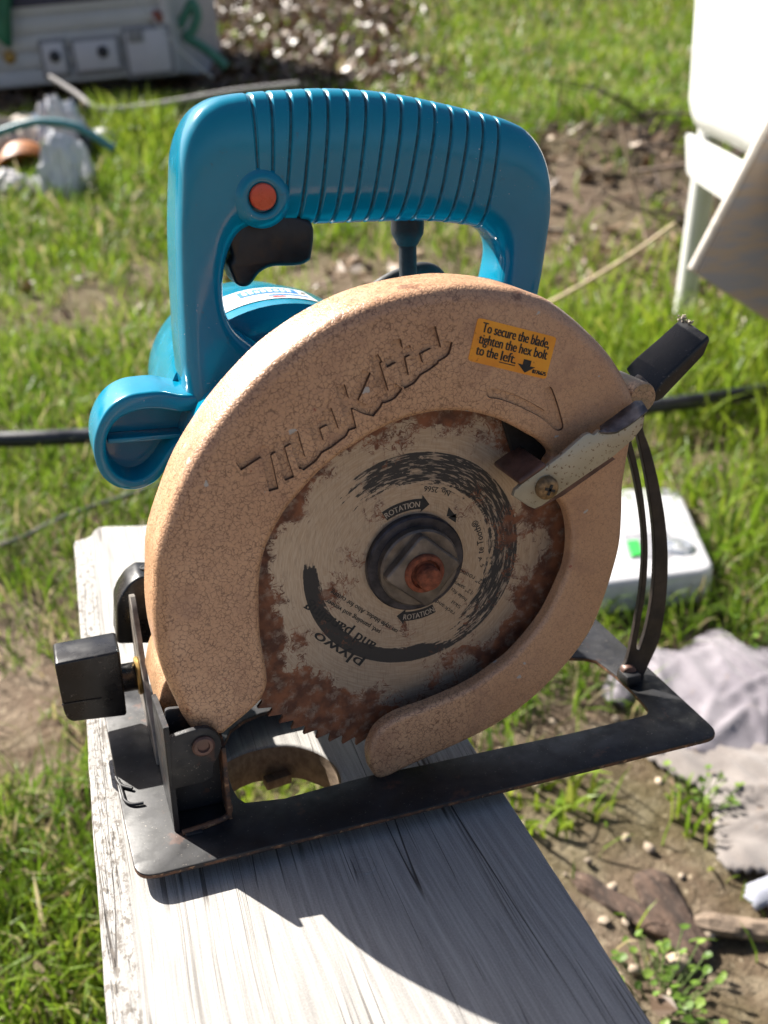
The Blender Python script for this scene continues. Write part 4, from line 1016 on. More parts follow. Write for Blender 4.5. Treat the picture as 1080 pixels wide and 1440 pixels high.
def build_bracket():
    zl, zb = -45.2, ZB + .1
    bm = bmesh.new()                                        # front plate with the round pivot lug
    pts = [(239, 1038), (262, 1030), (282, 1024), (293, 1024), (303, 1029), (310, 1038), (312, 1050), (308, 1063), (301, 1074), (300, 1092), (290, 1099), (262, 1106), (243, 1111)]
    p = np.array([P(x, y, 1, -19.5)[[0, 2]] for x, y in pts]); prism(bm, p, XZ, -19.5, -17.2, r=.5, n=2)
    fr = from_bm('pivot_bracket', bm, M['black'], saw, ang=35)
    bm = bmesh.new()                                        # side wall: top edge slopes back, foot stands on the plate
    prism(bm, np.array([(-19.2, zl), (24, -56), (24, zb), (-8, zb), (-19.2, zb)]), YZ, -113.4, -111.2, r=.4, n=1)
    from_bm('bracket_side_wall', bm, M['black'], fr, ang=35)
    bm = bmesh.new()                                        # recessed rear wall and right cheek of the pocket
    prism(bm, roundcorner(np.array([(-111, zb), (-89, zb), (-89, -58), (-93, -47), (-111, -45)]), 2, 3), XZ, -7.0, -5.0, r=.4, n=1)
    from_bm('pocket_wall', bm, M['black'], fr, ang=35)
    bm = bmesh.new(); prism(bm, np.array([(-17.0, -62), (-5.2, -60), (-5.2, zb), (-19.0, zb)]), YZ, -91.0, -89.2, r=.4, n=1)
    from_bm('pocket_cheek', bm, M['rustplate'], fr, ang=35)
    bm = bmesh.new(); tube(bm, [L(k) for k in catmull([(-110.5, -21.2, ZB + .8), (-104, -20.6, ZB + .9), (-97, -19.6, ZB + 1), (-91.6, -18, ZB + 1.1), (-89.2, -14, ZB + 1.2), (-88.8, -7, ZB + 1.2)], 4)], .0013, 8)
    from_bm('pocket_lip', bm, M['rustplate'], fr, ang=60)
    bm = bmesh.new(); box(bm, L((-106.0, -21.6, ZB + .5)), (.007, .004, .0012), None, .0004)
    from_bm('pocket_tab', bm, M['black'], fr)
    c = P(286, 1049, 1, -20)
    bm = bmesh.new(); lathe(bm, [(4.6, -1), (4.6, .9), (3.8, 1.5), (2.6, 1.5), (2.2, .5)], (0, 0, 0), (0, -1, 0), 26)
    for v in bm.verts: v.co = v.co / 1000
    from_bm('pivot_pin', bm, M['brownmetal'], fr, ang=35).location = L((c[0], -19.6, c[2]))
    # bevel quadrant: upright plate with an arc edge and a slot
    arc = [(29, zb), (30, -90), (36, -80), (44, -73), (53, -66), (60, -58), (66, -50), (71, -43), (75, -38), (79, -35), (84, -36), (88, -42), (94, -60), (97, -80), (98, zb)]
    slot = [(44, -86), (52, -78), (60, -69), (68, -58), (75, -47), (78.5, -46), (79, -50), (73, -62), (64, -74), (54, -84), (47, -90)]
    bm = bmesh.new(); prism(bm, catmull(arc, 3, True) if False else np.array(arc), YZ, -114.2, -111.6, r=.4, n=1, holes=[np.array(slot)])
    qd = from_bm('bevel_quadrant', bm, M['worn'], saw, ang=35)
    # bevel knob: flat black wing, neck, brass washer
    f = [P(x, y, 1, 57)[[0, 2]] for x, y in [(76.5, 934), (168.5, 916), (178.5, 1004), (176, 1007), (150, 1010), (103, 1015.5), (95, 1012), (90, 1002)]]
    bm = bmesh.new(); prism(bm, roundcorner(np.array(f), 1.6, 3), XZ, 57, 77, r=1.0, rb=1.2, n=3)
    kn = from_bm('bevel_knob', bm, M['knob'], saw, ang=40)
    c = P(187, 951, 1, 66)
    bm = bmesh.new(); lathe(bm, [(.0068, -.0105), (.0068, -.001), (.006, 0)], L((-114.5, 66, c[2])), (1, 0, 0), 28)
    from_bm('knob_neck', bm, M['knob'], kn, ang=40)
    bm = bmesh.new(); lathe(bm, [(.0086, -.0012), (.0092, -.0006), (.0092, .0004), (.0086, .001)], L((-115.2, 66, c[2])), (1, 0, 0), 28)
    from_bm('knob_washer', bm, M['brass'], kn, ang=40)
    a = [P(x, y, 1, 56.9) for x, y in [(87, 991), (115, 986), (143, 982)]]
    bm = bmesh.new(); tube(bm, [L(q) for q in a], .0005, 6); from_bm('knob_ridge', bm, M['knob'], kn, ang=60)
    # black lock block standing behind the quadrant
    f = [P(x, y, 1, 96)[[0, 2]] for x, y in [(164.5, 906), (164.5, 852), (170, 838), (181, 822), (196, 811), (222, 812), (226, 905)]]
    bm = bmesh.new(); prism(bm, roundcorner(np.array(f), 2, 3), XZ, 96, 115, r=1.2, rb=1.2, n=3)
    bk = from_bm('lock_block', bm, M['knob'], saw, ang=40)
    bm = bmesh.new(); lathe(bm, [(.0026, 0), (.0026, .0003), (.0018, .0003), (.0016, -.001)], L((f[5][0] - 5, 106, max(q[1] for q in f) - .1)), (0, 0, 1), 20)
    from_bm('block_hole', bm, M['ink'], bk, ang=40)
build_bracket()

# ---------------------------------------------------------------- depth guide and its clamp lever
def build_depth():
    YD = 17
    left = [(893, 560), (880, 600), (879, 622), (889, 655), (898, 700), (903.5, 740), (905, 770), (904, 800), (900, 840), (893, 880), (886, 915), (881, 932), (873, 945), (872, 957), (882, 964), (894, 972)]
    right = [(901, 968), (906, 950), (915, 930), (926, 905), (934, 870), (938.5, 830), (940, 790), (938.5, 755), (934, 718), (926, 675), (915, 632), (905, 603), (908, 570)]
    s1 = [(892, 596), (899, 622), (907, 660), (914, 700), (919, 740), (921, 780), (919.5, 820), (915, 855), (909, 885), (903, 905), (899, 914), (896, 912), (897, 900), (902, 870), (908, 835), (911, 800), (911.5, 765), (909, 730), (904, 690), (896, 650), (888, 618), (887, 600)]
    p = catmull([P(x, y, 1, YD)[[0, 2]] for x, y in left + right], 3, True); h = catmull([P(x, y, 1, YD)[[0, 2]] for x, y in s1], 3, True)
    bm = bmesh.new(); prism(bm, p, XZ, YD, YD + 2.6, r=.4, n=1, holes=[h])
    g = from_bm('depth_guide', bm, M['brownblack'], saw, ang=35)
    c = P(885, 946, 1, YD - 2)
    bm = bmesh.new(); lathe(bm, [(4.0, -3), (4.0, .8), (3.4, 1.8), (1.8, 2.3)], (0, 0, 0), (-.25, -1, 0), 24)
    for v in bm.verts: v.co = v.co / 1000
    from_bm('guide_rivet', bm, M['brownmetal'], g, ang=40).location = L((c[0], YD - 1, c[2]))
    # foot that carries the guide on the plate
    q = P(893, 962, 2, ZB + 3)
    bm = bmesh.new(); box(bm, L((q[0] + 1, YD - 2.5, ZB + 3.2)), (.009, .009, .0062), None, .0012)
    from_bm('guide_foot', bm, M['black'], g)
    # clamp lever: black moulded block on a short bolt
    YL = 8
    fr = [P(x, y, 1, YL) for x, y in [(936, 530), (997, 472), (999, 478), (990, 500), (932, 561), (924, 565), (909, 568)]]
    re_ = [P(x, y, 1, YL + 17) for x, y in [(895, 503.5), (958, 446.5), (964, 450), (968, 466), (915, 526), (900, 530), (879, 518)]]
    bm = bmesh.new(); A = [bm.verts.new(L(q)) for q in fr]; B = [bm.verts.new(L(q)) for q in re_]
    for i in range(len(A)): bm.faces.new((A[i], A[(i + 1) % len(A)], B[(i + 1) % len(A)], B[i]))
    bm.faces.new(A); bm.faces.new(B)
    bmesh.ops.bevel(bm, geom=list(bm.edges), offset=.0009, segments=2, profile=.5, affect='EDGES')
    lv = from_bm('clamp_lever', bm, M['knob'], saw, ang=40)
    bm = bmesh.new(); e = (fr[1] + re_[1]) / 2
    for k in range(34):
        q = re_[1] + (fr[1] - re_[1]) * RNG.uniform(-.05, .35) + RNG.normal(0, .7, 3); box(bm, L(q), tuple(RNG.uniform(.0004, .0011, 3)), Matrix.Rotation(RNG.uniform(0, 3), 3, 'Z') @ Matrix.Rotation(RNG.uniform(0, 3), 3, 'X'))
    ch = from_bm('chipped_end', bm, simple('chipped_bakelite', (.30, .26, .20), .8, var=.5, vs=900), lv, ang=None); tag(ch, kind='stuff')
    d = fr[1] - fr[0]; d /= np.linalg.norm(d); c = P(897, 546, 1, YL + 7)
    bm = bmesh.new(); lathe(bm, [(5.6, -6), (6.0, -3.4), (6.0, -2), (4.8, -1.6), (4.8, 4)], (0, 0, 0), tuple(d), 26)
    for v in bm.verts: v.co = v.co / 1000
    from_bm('clamp_bolt', bm, M['steel'], lv, ang=40).location = L(c)
M['brownblack'] = simple('brown_black_steel', (0.030, 0.022, 0.018), 0.5, 0.1, var=.4, vs=90, bump=.1)
build_depth()

# ================================================================== THE YARD
def terr3(x, y, up=0.0): return np.array([x, y, float(terrain(x, y)) + up])
GRASS = mat_leafy('grass_blades', [(0.0, (0.055, 0.115, 0.010)), (0.35, (0.150, 0.245, 0.018)), (0.62, (0.25, 0.32, 0.028)), (0.8, (0.28, 0.29, 0.06)), (0.9, (0.36, 0.29, 0.15)), (1.0, (0.48, 0.40, 0.25))], .48)
LITTER = mat_leafy('dead_leaves', [(0.0, (0.07, 0.042, 0.024)), (0.4, (0.17, 0.105, 0.06)), (0.75, (0.34, 0.25, 0.16)), (0.93, (0.40, 0.33, 0.26)), (1.0, (0.48, 0.44, 0.40))], .12, .42)
def mesh_np(name, v, loops, sizes, mat, tint=None, smooth=False):
    me = bpy.data.meshes.new(name); n = len(v)
    me.vertices.add(n); me.vertices.foreach_set('co', np.ascontiguousarray(v, np.float32).ravel())
    me.loops.add(len(loops)); me.loops.foreach_set('vertex_index', np.ascontiguousarray(loops, np.int32))
    me.polygons.add(len(sizes)); st = np.r_[0, np.cumsum(sizes)[:-1]]
    me.polygons.foreach_set('loop_start', st.astype(np.int32))
    me.update(calc_edges=True); me.validate()
    if tint is not None:
        at = me.attributes.new('tint', 'FLOAT', 'POINT'); at.data.foreach_set('value', np.ascontiguousarray(tint, np.float32))
    me.materials.append(mat)
    if smooth: me.shade_smooth()
    else: me.shade_flat()
    return me
def blades_mesh(name, x, y, h, w, tint, lean=0.5):
    n = len(x); z = terrain(x, y) - .006 + 0.030 * (fbm(x * 6, y * 6, 3) - 0.5)
    a = RNG.uniform(0, 2 * math.pi, n); ln = np.abs(RNG.normal(lean, .28, n)); f = RNG.uniform(0, 2 * math.pi, n)
    dx, dy = np.cos(a), np.sin(a); sx, sy = np.cos(f), np.sin(f)
    V = np.zeros((n, 7, 3))
    for k, (t, ww) in enumerate(((0, .75), (.4, 1.0), (.75, .7))):
        off = ln * h * t * t; up = h * t * (1 - .25 * ln * t)
        for j, sg in enumerate((-1, 1)):
            V[:, k * 2 + j, 0] = x + dx * off + sg * sx * w * ww / 2; V[:, k * 2 + j, 1] = y + dy * off + sg * sy * w * ww / 2; V[:, k * 2 + j, 2] = z + up
    V[:, 6, 0] = x + dx * ln * h * 1.05; V[:, 6, 1] = y + dy * ln * h * 1.05; V[:, 6, 2] = z + h * np.maximum(.25, 1 - .32 * ln)
    b = (np.arange(n) * 7)[:, None]
    lp = np.concatenate([b + [0, 1, 3, 2], b + [2, 3, 5, 4], b + [4, 5, 6]], 1).ravel()
    sz = np.tile([4, 4, 3], n)
    return mesh_np(name, V.reshape(-1, 3), lp, sz, GRASS, np.repeat(np.clip(tint, 0, 1), 7))
def scatter(n, s0, s1, pw=1.0, spread=.62, base=.30):
    """points over the wedge of yard in front of the camera, thinning with distance"""
    u = RNG.uniform(0, 1, n)
    s = s0 + (s1 - s0) * u ** pw
    l = RNG.uniform(-1, 1, n) * (base + spread * s)
    return cw[0] + s * FWD[0] + l * RGT[0], cw[1] + s * FWD[1] + l * RGT[1], s, l
def spots(items, x, y):                   # soft union of discs given as (photo px, photo py, radius m)
    m = np.zeros(len(x))
    for it in items:
        px, py, r = it[:3]; wt = it[3] if len(it) > 3 else 1.0
        q = gp(px, py); d = np.hypot(x - q[0], y - q[1]); m = np.maximum(m, wt * np.clip(1.5 - d / r, 0, 1))
    return m
BARE = [(820, 1170, .13), (900, 1280, .16), (1000, 1380, .16), (850, 1100, .10), (960, 1200, .12), (1040, 1330, .14), (560, 370, .45, .7), (480, 350, .35, .7), (640, 340, .3, .7), (890, 330, .35, .9), (900, 400, .25), (880, 250, .5), (930, 300, .4), (60, 850, .10, .25),
        (150, 400, .25, .35), (120, 500, .15, .3), (60, 420, .3, .35), (1000, 650, .08), (980, 700, .1), (60, 150, .5), (150, 128, .45), (230, 122, .45), (20, 200, .2), (120, 200, .15), (20, 1080, .05), (40, 990, .04, .4), (30, 1380, .05)]
LUSH = [(760, 1130, .09), (1000, 540, .3), (1050, 720, .2), (950, 500, .4), (1060, 800, .2), (900, 950, .15), (960, 870, .15), (60, 330, .6), (150, 290, .5), (200, 200, .7), (100, 560, .35), (60, 730, .3), (640, 420, .3), (60, 1150, .12), (90, 1330, .12),
        (660, 240, .9), (800, 150, 1.2), (720, 60, 1.5), (900, 60, 1.3), (790, 950, .12), (740, 970, .12), (1000, 1160, .05)]
CLOTHS = {'towel': [(842, 985), (858, 952), (880, 930), (905, 918), (950, 925), (985, 902), (1012, 898), (1050, 920), (1110, 925), (1150, 1000), (1120, 1060), (1030, 1082), (985, 1076), (930, 1060), (900, 1000), (870, 1010)],
          'canvas': [(905, 1068), (960, 1052), (1030, 1062), (1110, 1050), (1160, 1150), (1120, 1240), (1016, 1236), (1000, 1180), (990, 1130), (940, 1100)],
          'blue': [(1040, 1266), (1062, 1246), (1110, 1240), (1140, 1280), (1090, 1300), (1052, 1296)], 'box': [(835, 868), (1003, 845), (985, 730), (820, 740)]}
def under_things(x, y):
    m = np.zeros(len(x), bool)
    for o in CLOTHS.values():
        o = np.array([gp(a, b)[:2] for a, b in o]); k = np.zeros(len(x), bool)
        for (x0, y0), (x1, y1) in zip(o, np.roll(o, -1, 0)):
            k ^= ((y0 > y) != (y1 > y)) & (x < (x1 - x0) * (y - y0) / (y1 - y0 + 1e-12) + x0)
        m |= k
    return m
def build_grass():
    x, y, s, l = scatter(230000, .22, 9.5, 1.55)
    nz = fbm(x * 3.2, y * 3.2, 21, 4); n2 = fbm(x * 14, y * 14, 31, 3)
    bare, lush = spots(BARE, x, y), spots(LUSH, x, y)
    den = np.clip((nz - .40) * 5 + (n2 - .5) * 2.2, 0, 1) * .8 + .17 + lush * .7 - bare * 1.1
    keep = RNG.uniform(0, 1, len(x)) < np.clip(den, 0.015, 1)
    leafy = np.clip((s - 4.3) / 1.5, 0, 1) * np.clip((.75 - l) / .6, 0, 1)     # leaf-strewn slope behind, little grass on the left
    keep &= RNG.uniform(0, 1, len(x)) > leafy * .93
    keep &= ~under_things(x, y)
    x, y, s, l, nz, lush, n2 = (q[keep] for q in (x, y, s, l, nz, lush, n2))
    big = np.clip(s / 2.0, .75, 2.6)
    h = (.020 + .030 * RNG.uniform(0, 1, len(x)) ** 1.5 + .035 * lush * RNG.uniform(.3, 1, len(x)) + .03 * np.clip(n2 - .5, 0, 1)) * np.clip(.85 + .22 * s, 1, 1.9)
    w = RNG.uniform(.0022, .0048, len(x)) * big
    tint = .30 + .55 * (nz - .3) + RNG.normal(0, .14, len(x)) + .30 * (fbm(x * 1.2, y * 1.2, 44, 2) - .3) - .14 * lush
    dry = RNG.uniform(0, 1, len(x)) < .10 + .25 * np.clip(.52 - nz, 0, .3) * 3
    tint = np.where(dry, RNG.uniform(.84, 1, len(x)), np.minimum(tint, .80))
    g = link('grass', blades_mesh('grass', x, y, h, w, tint, .55)); tag(g, 'short spring grass growing in patches over the brown yard', kind='stuff')
    # tall loose blades at the right, behind the saw, and a few tufts
    xs, ys, hs, ts = [], [], [], []
    for px, py, n, r, hh in ((1000, 560, 260, .24, .17), (940, 540, 200, .18, .17), (1060, 545, 150, .18, .16), (830, 470, 130, .2, .15), (1040, 480, 140, .3, .18), (975, 690, 60, .10, .09), (1070, 780, 110, .12, .12), (900, 440, 120, .3, .17),
                             (195, 215, 330, .17, .26), (230, 250, 160, .2, .2), (640, 420, 60, .2, .1), (770, 1135, 60, .05, .05), (1000, 1170, 40, .05, .05), (90, 330, 260, .5, .12), (80, 560, 160, .3, .09)):
        q = gp(px, py); a = RNG.uniform(0, 6.3, n); rr = r * np.sqrt(RNG.uniform(0, 1, n))
        xs.append(q[0] + rr * np.cos(a)); ys.append(q[1] + rr * np.sin(a)); hs.append(hh * RNG.uniform(.45, 1, n)); ts.append(RNG.normal(.48, .14, n))
    xs, ys, hs, ts = map(np.concatenate, (xs, ys, hs, ts)); k = ~under_things(xs, ys); xs, ys, hs, ts = xs[k], ys[k], hs[k], ts[k]
    g = link('tall_grass', blades_mesh('tall_grass', xs, ys, hs, RNG.uniform(.004, .008, len(xs)), np.clip(ts, .05, .8), .5)); tag(g, 'long loose grass blades standing behind the saw', kind='stuff')
def build_litter():
    x1, y1, s1, l1 = scatter(26000, .3, 9.5, 1.3)
    x2, y2, s2, l2 = scatter(26000, 4.0, 11.5, 1.0)
    x, y, s, l = map(np.concatenate, ((x1, x2), (y1, y2), (s1, s2), (l1, l2)))
    nz = fbm(x * 2.3, y * 2.3, 71, 3); slope = np.clip((s - 4.2) / 1.4, 0, 1) * np.clip((.75 - l) / .7, 0.12, 1)
    keep = RNG.uniform(0, 1, len(x)) < np.clip((nz - .45) * 1.6, .05, .5) * .55 + slope * .8 + spots(BARE[6:13], x, y) * .35
    x, y, s = x[keep], y[keep], s[keep]; n = len(x)
    L_ = RNG.uniform(.006, .020, n) * np.clip(.5 + .30 * s, .6, 2.3); W = L_ * RNG.uniform(.35, .8, n); a = RNG.uniform(0, 6.3, n)
    z = terrain(x, y) + 0.030 * (fbm(x * 6, y * 6, 3) - 0.5) + RNG.uniform(.004, .02, n); ca, sa = np.cos(a), np.sin(a)
    tx, ty = RNG.normal(0, .45, n), RNG.normal(0, .45, n); cu = RNG.uniform(.0, .5, n) * L_
    V = np.zeros((n, 6, 3))
    for k, (u, v_, c) in enumerate(((-1, 0, 1), (-.2, -1, 0), (.5, -.8, 0), (1, 0, 1), (.5, .8, .2), (-.2, 1, .2))):
        du, dv = u * L_, v_ * W
        V[:, k, 0] = x + ca * du - sa * dv; V[:, k, 1] = y + sa * du + ca * dv; V[:, k, 2] = z + tx * du + ty * dv + c * cu
    b = (np.arange(n) * 6)[:, None]
    lp = np.concatenate([b + [0, 1, 2, 3], b + [0, 3, 4, 5]], 1).ravel()
    t = np.clip(RNG.beta(1.5, 1.7, n), 0, 1) * np.where(s > 4.0, .50, .9)
    o = link('leaf_litter', mesh_np('leaf_litter', V.reshape(-1, 3), lp, np.tile([4, 4], n), LITTER, np.repeat(t, 6)))
    tag(o, 'dead brown and bleached leaves strewn over the slope', kind='stuff')
def ico(bm, c, r, sc, seed, amp=.25, sub=2):
    res = bmesh.ops.create_icosphere(bm, subdivisions=sub, radius=1)
    rot = Matrix.Rotation(seed * 1.7, 3, 'Z')
    for v in res['verts']:
        p = v.co; n = 1 + amp * (vnoise(p.x * 2.1 + seed, p.y * 2.1 + p.z * 1.3 + seed * 3, 5) - .5) * 2
        q = rot @ Vector((p.x * sc[0], p.y * sc[1], p.z * sc[2])) * (r * float(n)); v.co = Vector(c) + q
def build_pebbles():
    bm = bmesh.new()
    x, y, s, l = scatter(900, .45, 2.2, 1.0)
    keep = (spots(BARE[:6], x, y) > .3) | (RNG.uniform(0, 1, len(x)) < .12)
    for i, (a, b) in enumerate(zip(x[keep], y[keep])):
        r = RNG.uniform(.002, .008); ico(bm, (a, b, float(terrain(a, b)) + r * .3), r, (1, .8, .6), i, .3, 1)
    o = from_bm('pebbles', bm, simple('pale_pebble', (.34, .27, .20), .8, var=.45, vs=25), ang=60); tag(o, 'small pale pebbles scattered on the bare soil', kind='stuff')
def build_twigs():
    bm = bmesh.new()
    for i in range(420):
        s = RNG.uniform(3.9, 9.5) if i < 300 else RNG.uniform(2.7, 4.3); l = RNG.uniform(-1, .35) * (.3 + .35 * s) if i < 300 else RNG.normal(.9, .3)
        x, y = cw[0] + s * FWD[0] + l * RGT[0], cw[1] + s * FWD[1] + l * RGT[1]; z = float(terrain(x, y)); a = RNG.uniform(0, 6.3); ln = RNG.uniform(.08, .5); e = RNG.uniform(-.05, .35)
        p = [np.array([x + math.cos(a) * ln * t, y + math.sin(a) * ln * t, z + .01 + e * ln * t + RNG.normal(0, .012)]) for t in (0, .35, .7, 1)]
        r = RNG.uniform(.002, .007); tube(bm, p, [r, r * .9, r * .7, r * .4], 5)
    o = from_bm('twigs', bm, simple('dark_twig', (.075, .052, .038), .85, var=.5, vs=6), ang=60); tag(o, 'dark fallen twigs and sticks strewn over the leafy slope', kind='stuff')
build_grass(); build_litter(); build_pebbles(); build_twigs()

# ---------------------------------------------------------------- hoses, cords, stalks
def ground_tube(name, pts, rad, mat, lift, label, cat, n=12):
    q = catmull([gp(x, y) + [0, 0, lift] for x, y in pts], 8); c = q[len(q) // 2].copy()
    bm = bmesh.new(); tube(bm, q - c, rad, n)
    o = from_bm(name, bm, mat, ang=70); o.location = c; return tag(o, label, cat)
ground_tube('garden_hose', [(-120, 668), (0, 667), (70, 665), (140, 661), (260, 655), (420, 650), (600, 646), (760, 638), (900, 619), (960, 611), (1020, 602), (1090, 588), (1200, 560)],   .0135, M['hose'], .06, 'black rubber hose running across the grass behind the saw', 'hose')
ground_tube('thin_cable', [(-60, 850), (0, 808), (45, 788), (90, 764), (150, 742), (230, 715)], .0032, simple('grey_green_cable', (.05, .06, .05), .5), .04, 'thin dark cable in the grass left of the plank end', 'cable', 8)
def air_tube(name, pts, rad, mat, label, cat, n=10):
    q = catmull([wp(*p) for p in pts], 8); c = q[0].copy(); bm = bmesh.new(); tube(bm, q - c, rad, n)
    o = from_bm(name, bm, mat, ang=70); o.location = c; return tag(o, label, cat)
STRAW = simple('dry_stalk', (.42, .33, .20), .7, var=.2, vs=40)
air_tube('dry_stalk', [(760, 432, 1.95), (800, 411, 1.9), (850, 382, 1.87), (900, 350, 1.85), (950, 314, 1.83)], .0038, STRAW, 'pale dry stalk leaning in the grass right of the handle', 'stalk', 8)
air_tube('dry_stalk', [(912, 352, 2.6), (898, 290, 2.7), (884, 230, 2.75), (874, 175, 2.8)], .0045, simple('brown_stalk', (.20, .14, .09), .8), 'thin upright brown stalk in front of the dirt mound', 'stalk', 8)

# ---------------------------------------------------------------- small things on the ground at the right
def build_device():
    """pale grey plastic box lying in the grass: rounded lid, recess with a green tag and a round glass dial"""
    A, B = gp(815, 868), gp(1003, 838)
    hgt = .058
    tl, tr, br, bl = wp(826, 690, 1.28), wp(945, 683, 1.30), wp(1006, 800, 1.10), wp(838, 822, 1.08)
    z = float(np.mean([terrain(q[0], q[1]) for q in (A, B)])) + hgt
    def onz(px, py):
        d = ray(px, py); return (cw + d * ((z - cw[2]) / d[2]))[:2]
    c4 = np.array([onz(835, 822), onz(1007, 800), onz(955, 684), onz(800, 690)]); c = c4.mean(0)
    root = empty('plastic_box', (c[0], c[1], z - hgt)); tag(root, 'pale grey plastic box with a green tag and round dial, lying in the grass', 'box')
    loc = c4 - c; to = lambda u, v, d: (u, v, d)
    bm = bmesh.new(); prism(bm, roundcorner(loc, [.020, .024, .035, .02], 8), to, hgt, .012, r=.007, rb=.004, n=4)
    from_bm('box_shell', bm, M['grey_plastic'], root, ang=45)
    bm = bmesh.new(); prism(bm, roundcorner(loc * .93, .02, 6), to, .0115, -.012, r=.002, n=2)
    from_bm('box_base', bm, simple('dark_grey_base', (.10, .10, .10), .6), root, ang=45)
    e = lambda px, py: np.array(onz(px, py)) - c
    q = np.array([e(876, 752), e(941, 748), e(945, 784), e(884, 787)])
    bm = bmesh.new(); prism(bm, roundcorner(q, .006, 4), to, hgt + .0012, hgt - .004, r=.0006, n=1)
    from_bm('recess', bm, simple('recess_grey', (.22, .22, .24), .5), root)
    q = np.array([e(881, 764), e(897, 762), e(902, 783), e(888, 785)])
    bm = bmesh.new(); prism(bm, roundcorner(q, .002, 2), to, hgt + .004, hgt, r=.001, n=1)
    from_bm('green_tag', bm, simple('green_plastic', (.03, .42, .06), .4), root)
    q = e(950, 770)
    bm = bmesh.new(); lathe(bm, [(.024, 0), (.024, .004), (.021, .006), (.017, .0045), (.010, .0065), (.0, .0075)], (q[0], q[1], hgt), (0, 0, 1), 32, (True, False))
    from_bm('dial', bm, simple('silver_dial', (.62, .64, .68), .16, .75), root, ang=60)
build_device()
def cloth(name, outline, h, mat, label, cat, seed, fold=1.0, step=.0045, dirn=.6):
    """crumpled cloth lying on the ground inside an outline given as photo points"""
    o = np.array([gp(x, y)[:2] for x, y in outline]); o = catmull(o, 5, True); c = o.mean(0)
    lo, hi = o.min(0), o.max(0); nx, ny = [int(k) for k in np.ceil((hi - lo) / step)]
    gx, gy = np.meshgrid(np.linspace(lo[0], hi[0], nx), np.linspace(lo[1], hi[1], ny), indexing='ij')
    x, y = gx.ravel(), gy.ravel(); inside = np.zeros(len(x), bool); a, b = o, np.roll(o, -1, 0)
    for (x0, y0), (x1, y1) in zip(a, b):
        k = ((y0 > y) != (y1 > y)) & (x < (x1 - x0) * (y - y0) / (y1 - y0 + 1e-12) + x0); inside ^= k
    dist = np.min(np.hypot(x[:, None] - o[None, :, 0], y[:, None] - o[None, :, 1]), 1)
    ed = np.clip(dist / .035, 0, 1) ** .6
    u = x * math.cos(dirn) + y * math.sin(dirn); v = -x * math.sin(dirn) + y * math.cos(dirn)
    wx = u + .05 * (fbm(x * 9, y * 9, seed) - .5); wy = v + .10 * (fbm(x * 7, y * 7, seed + 3) - .5)
    rr = np.random.default_rng(seed); fz = np.zeros(len(x)); ext = float(np.ptp(v)) / 2 + .01
    for k in range(26):                                     # creases: straight-ish ridges with a sharp crest and a steep side
        a_ = rr.normal(0, .55); off = rr.uniform(-1, 1) * ext; ctr = rr.uniform(-1, 1) * float(np.ptp(u)) / 2; ln = rr.uniform(.05, .16)
        uu, vv = u - u.mean(), v - v.mean(); d = -uu * math.sin(a_) + (vv - off) * math.cos(a_) + .012 * (vnoise(x * 12, y * 12, seed + k) - .5); al = uu * math.cos(a_) + (vv - off) * math.sin(a_) - ctr
        w1, w2 = rr.uniform(.006, .014), rr.uniform(.016, .034); A = rr.uniform(.005, .016) * fold
        fz = np.maximum(fz, A * np.clip(1 - np.where(d > 0, d / w1, -d / w2), 0, 1) ** 1.2 * np.clip(1.6 - np.abs(al) / ln, 0, 1))
    z = terrain(x, y) + .006 + ed * (h * (.2 + .8 * vnoise(x * 7, y * 7, seed + 11)) + fz + .0025 * fbm(x * 60, y * 60, seed, 2))
    idx = -np.ones(len(x), int); idx[inside] = np.arange(inside.sum()); g = idx.reshape(nx, ny)
    f = np.stack([g[:-1, :-1], g[1:, :-1], g[1:, 1:], g[:-1, 1:]], -1).reshape(-1, 4); f = f[(f >= 0).all(1)]
    P3 = np.stack([x - c[0], y - c[1], z - terrain(c[0], c[1])], 1)[inside]
    me = bpy.data.meshes.new(name); me.from_pydata(P3.tolist(), [], f.tolist()); finish(me, mat, 180)
    ob = link(name, me); ob.location = (c[0], c[1], float(terrain(c[0], c[1]))); tag(ob, label, cat)
    md = ob.modifiers.new('thick', 'SOLIDIFY'); md.thickness = .004; md.offset = -1
    return ob
def mat_cloth(name, c1, c2, sc=900):
    t = NT(name)
    b = t.mix(t.ramp(t.noise(14, 5, .6), .35, .65), c1, c2)
    b = t.mix(t.ramp(t.noise(70, 4, .7), .6, .72, 0, .55), b, (.22, .16, .11))
    return t.bsdf(Base_Color=b, Roughness=.95, Sheen_Weight=.2, Specular_IOR_Level=.1, Normal=t.bump(t.noise(sc, 3), .5, .0015))
LILAC = mat_cloth('lilac_grey_terry', (.235, .215, .235), (.155, .140, .16)); CANVAS = mat_cloth('dirty_pale_canvas', (.24, .215, .20), (.165, .145, .135), 600)
cloth('towel', CLOTHS['towel'], .022, LILAC, 'crumpled lilac grey towel on the grass beyond the base plate', 'towel', 3)
cloth('canvas_rag', CLOTHS['canvas'], .010, CANVAS, 'stained pale canvas rag on the dirt below the lilac towel', 'rag', 17, .8, dirn=1.9)
cloth('blue_grey_rag', CLOTHS['blue'], .02, mat_cloth('blue_grey_cloth', (.28, .29, .34), (.22, .23, .28)), 'small blue grey rag at the right edge below the canvas', 'rag', 29, .8)
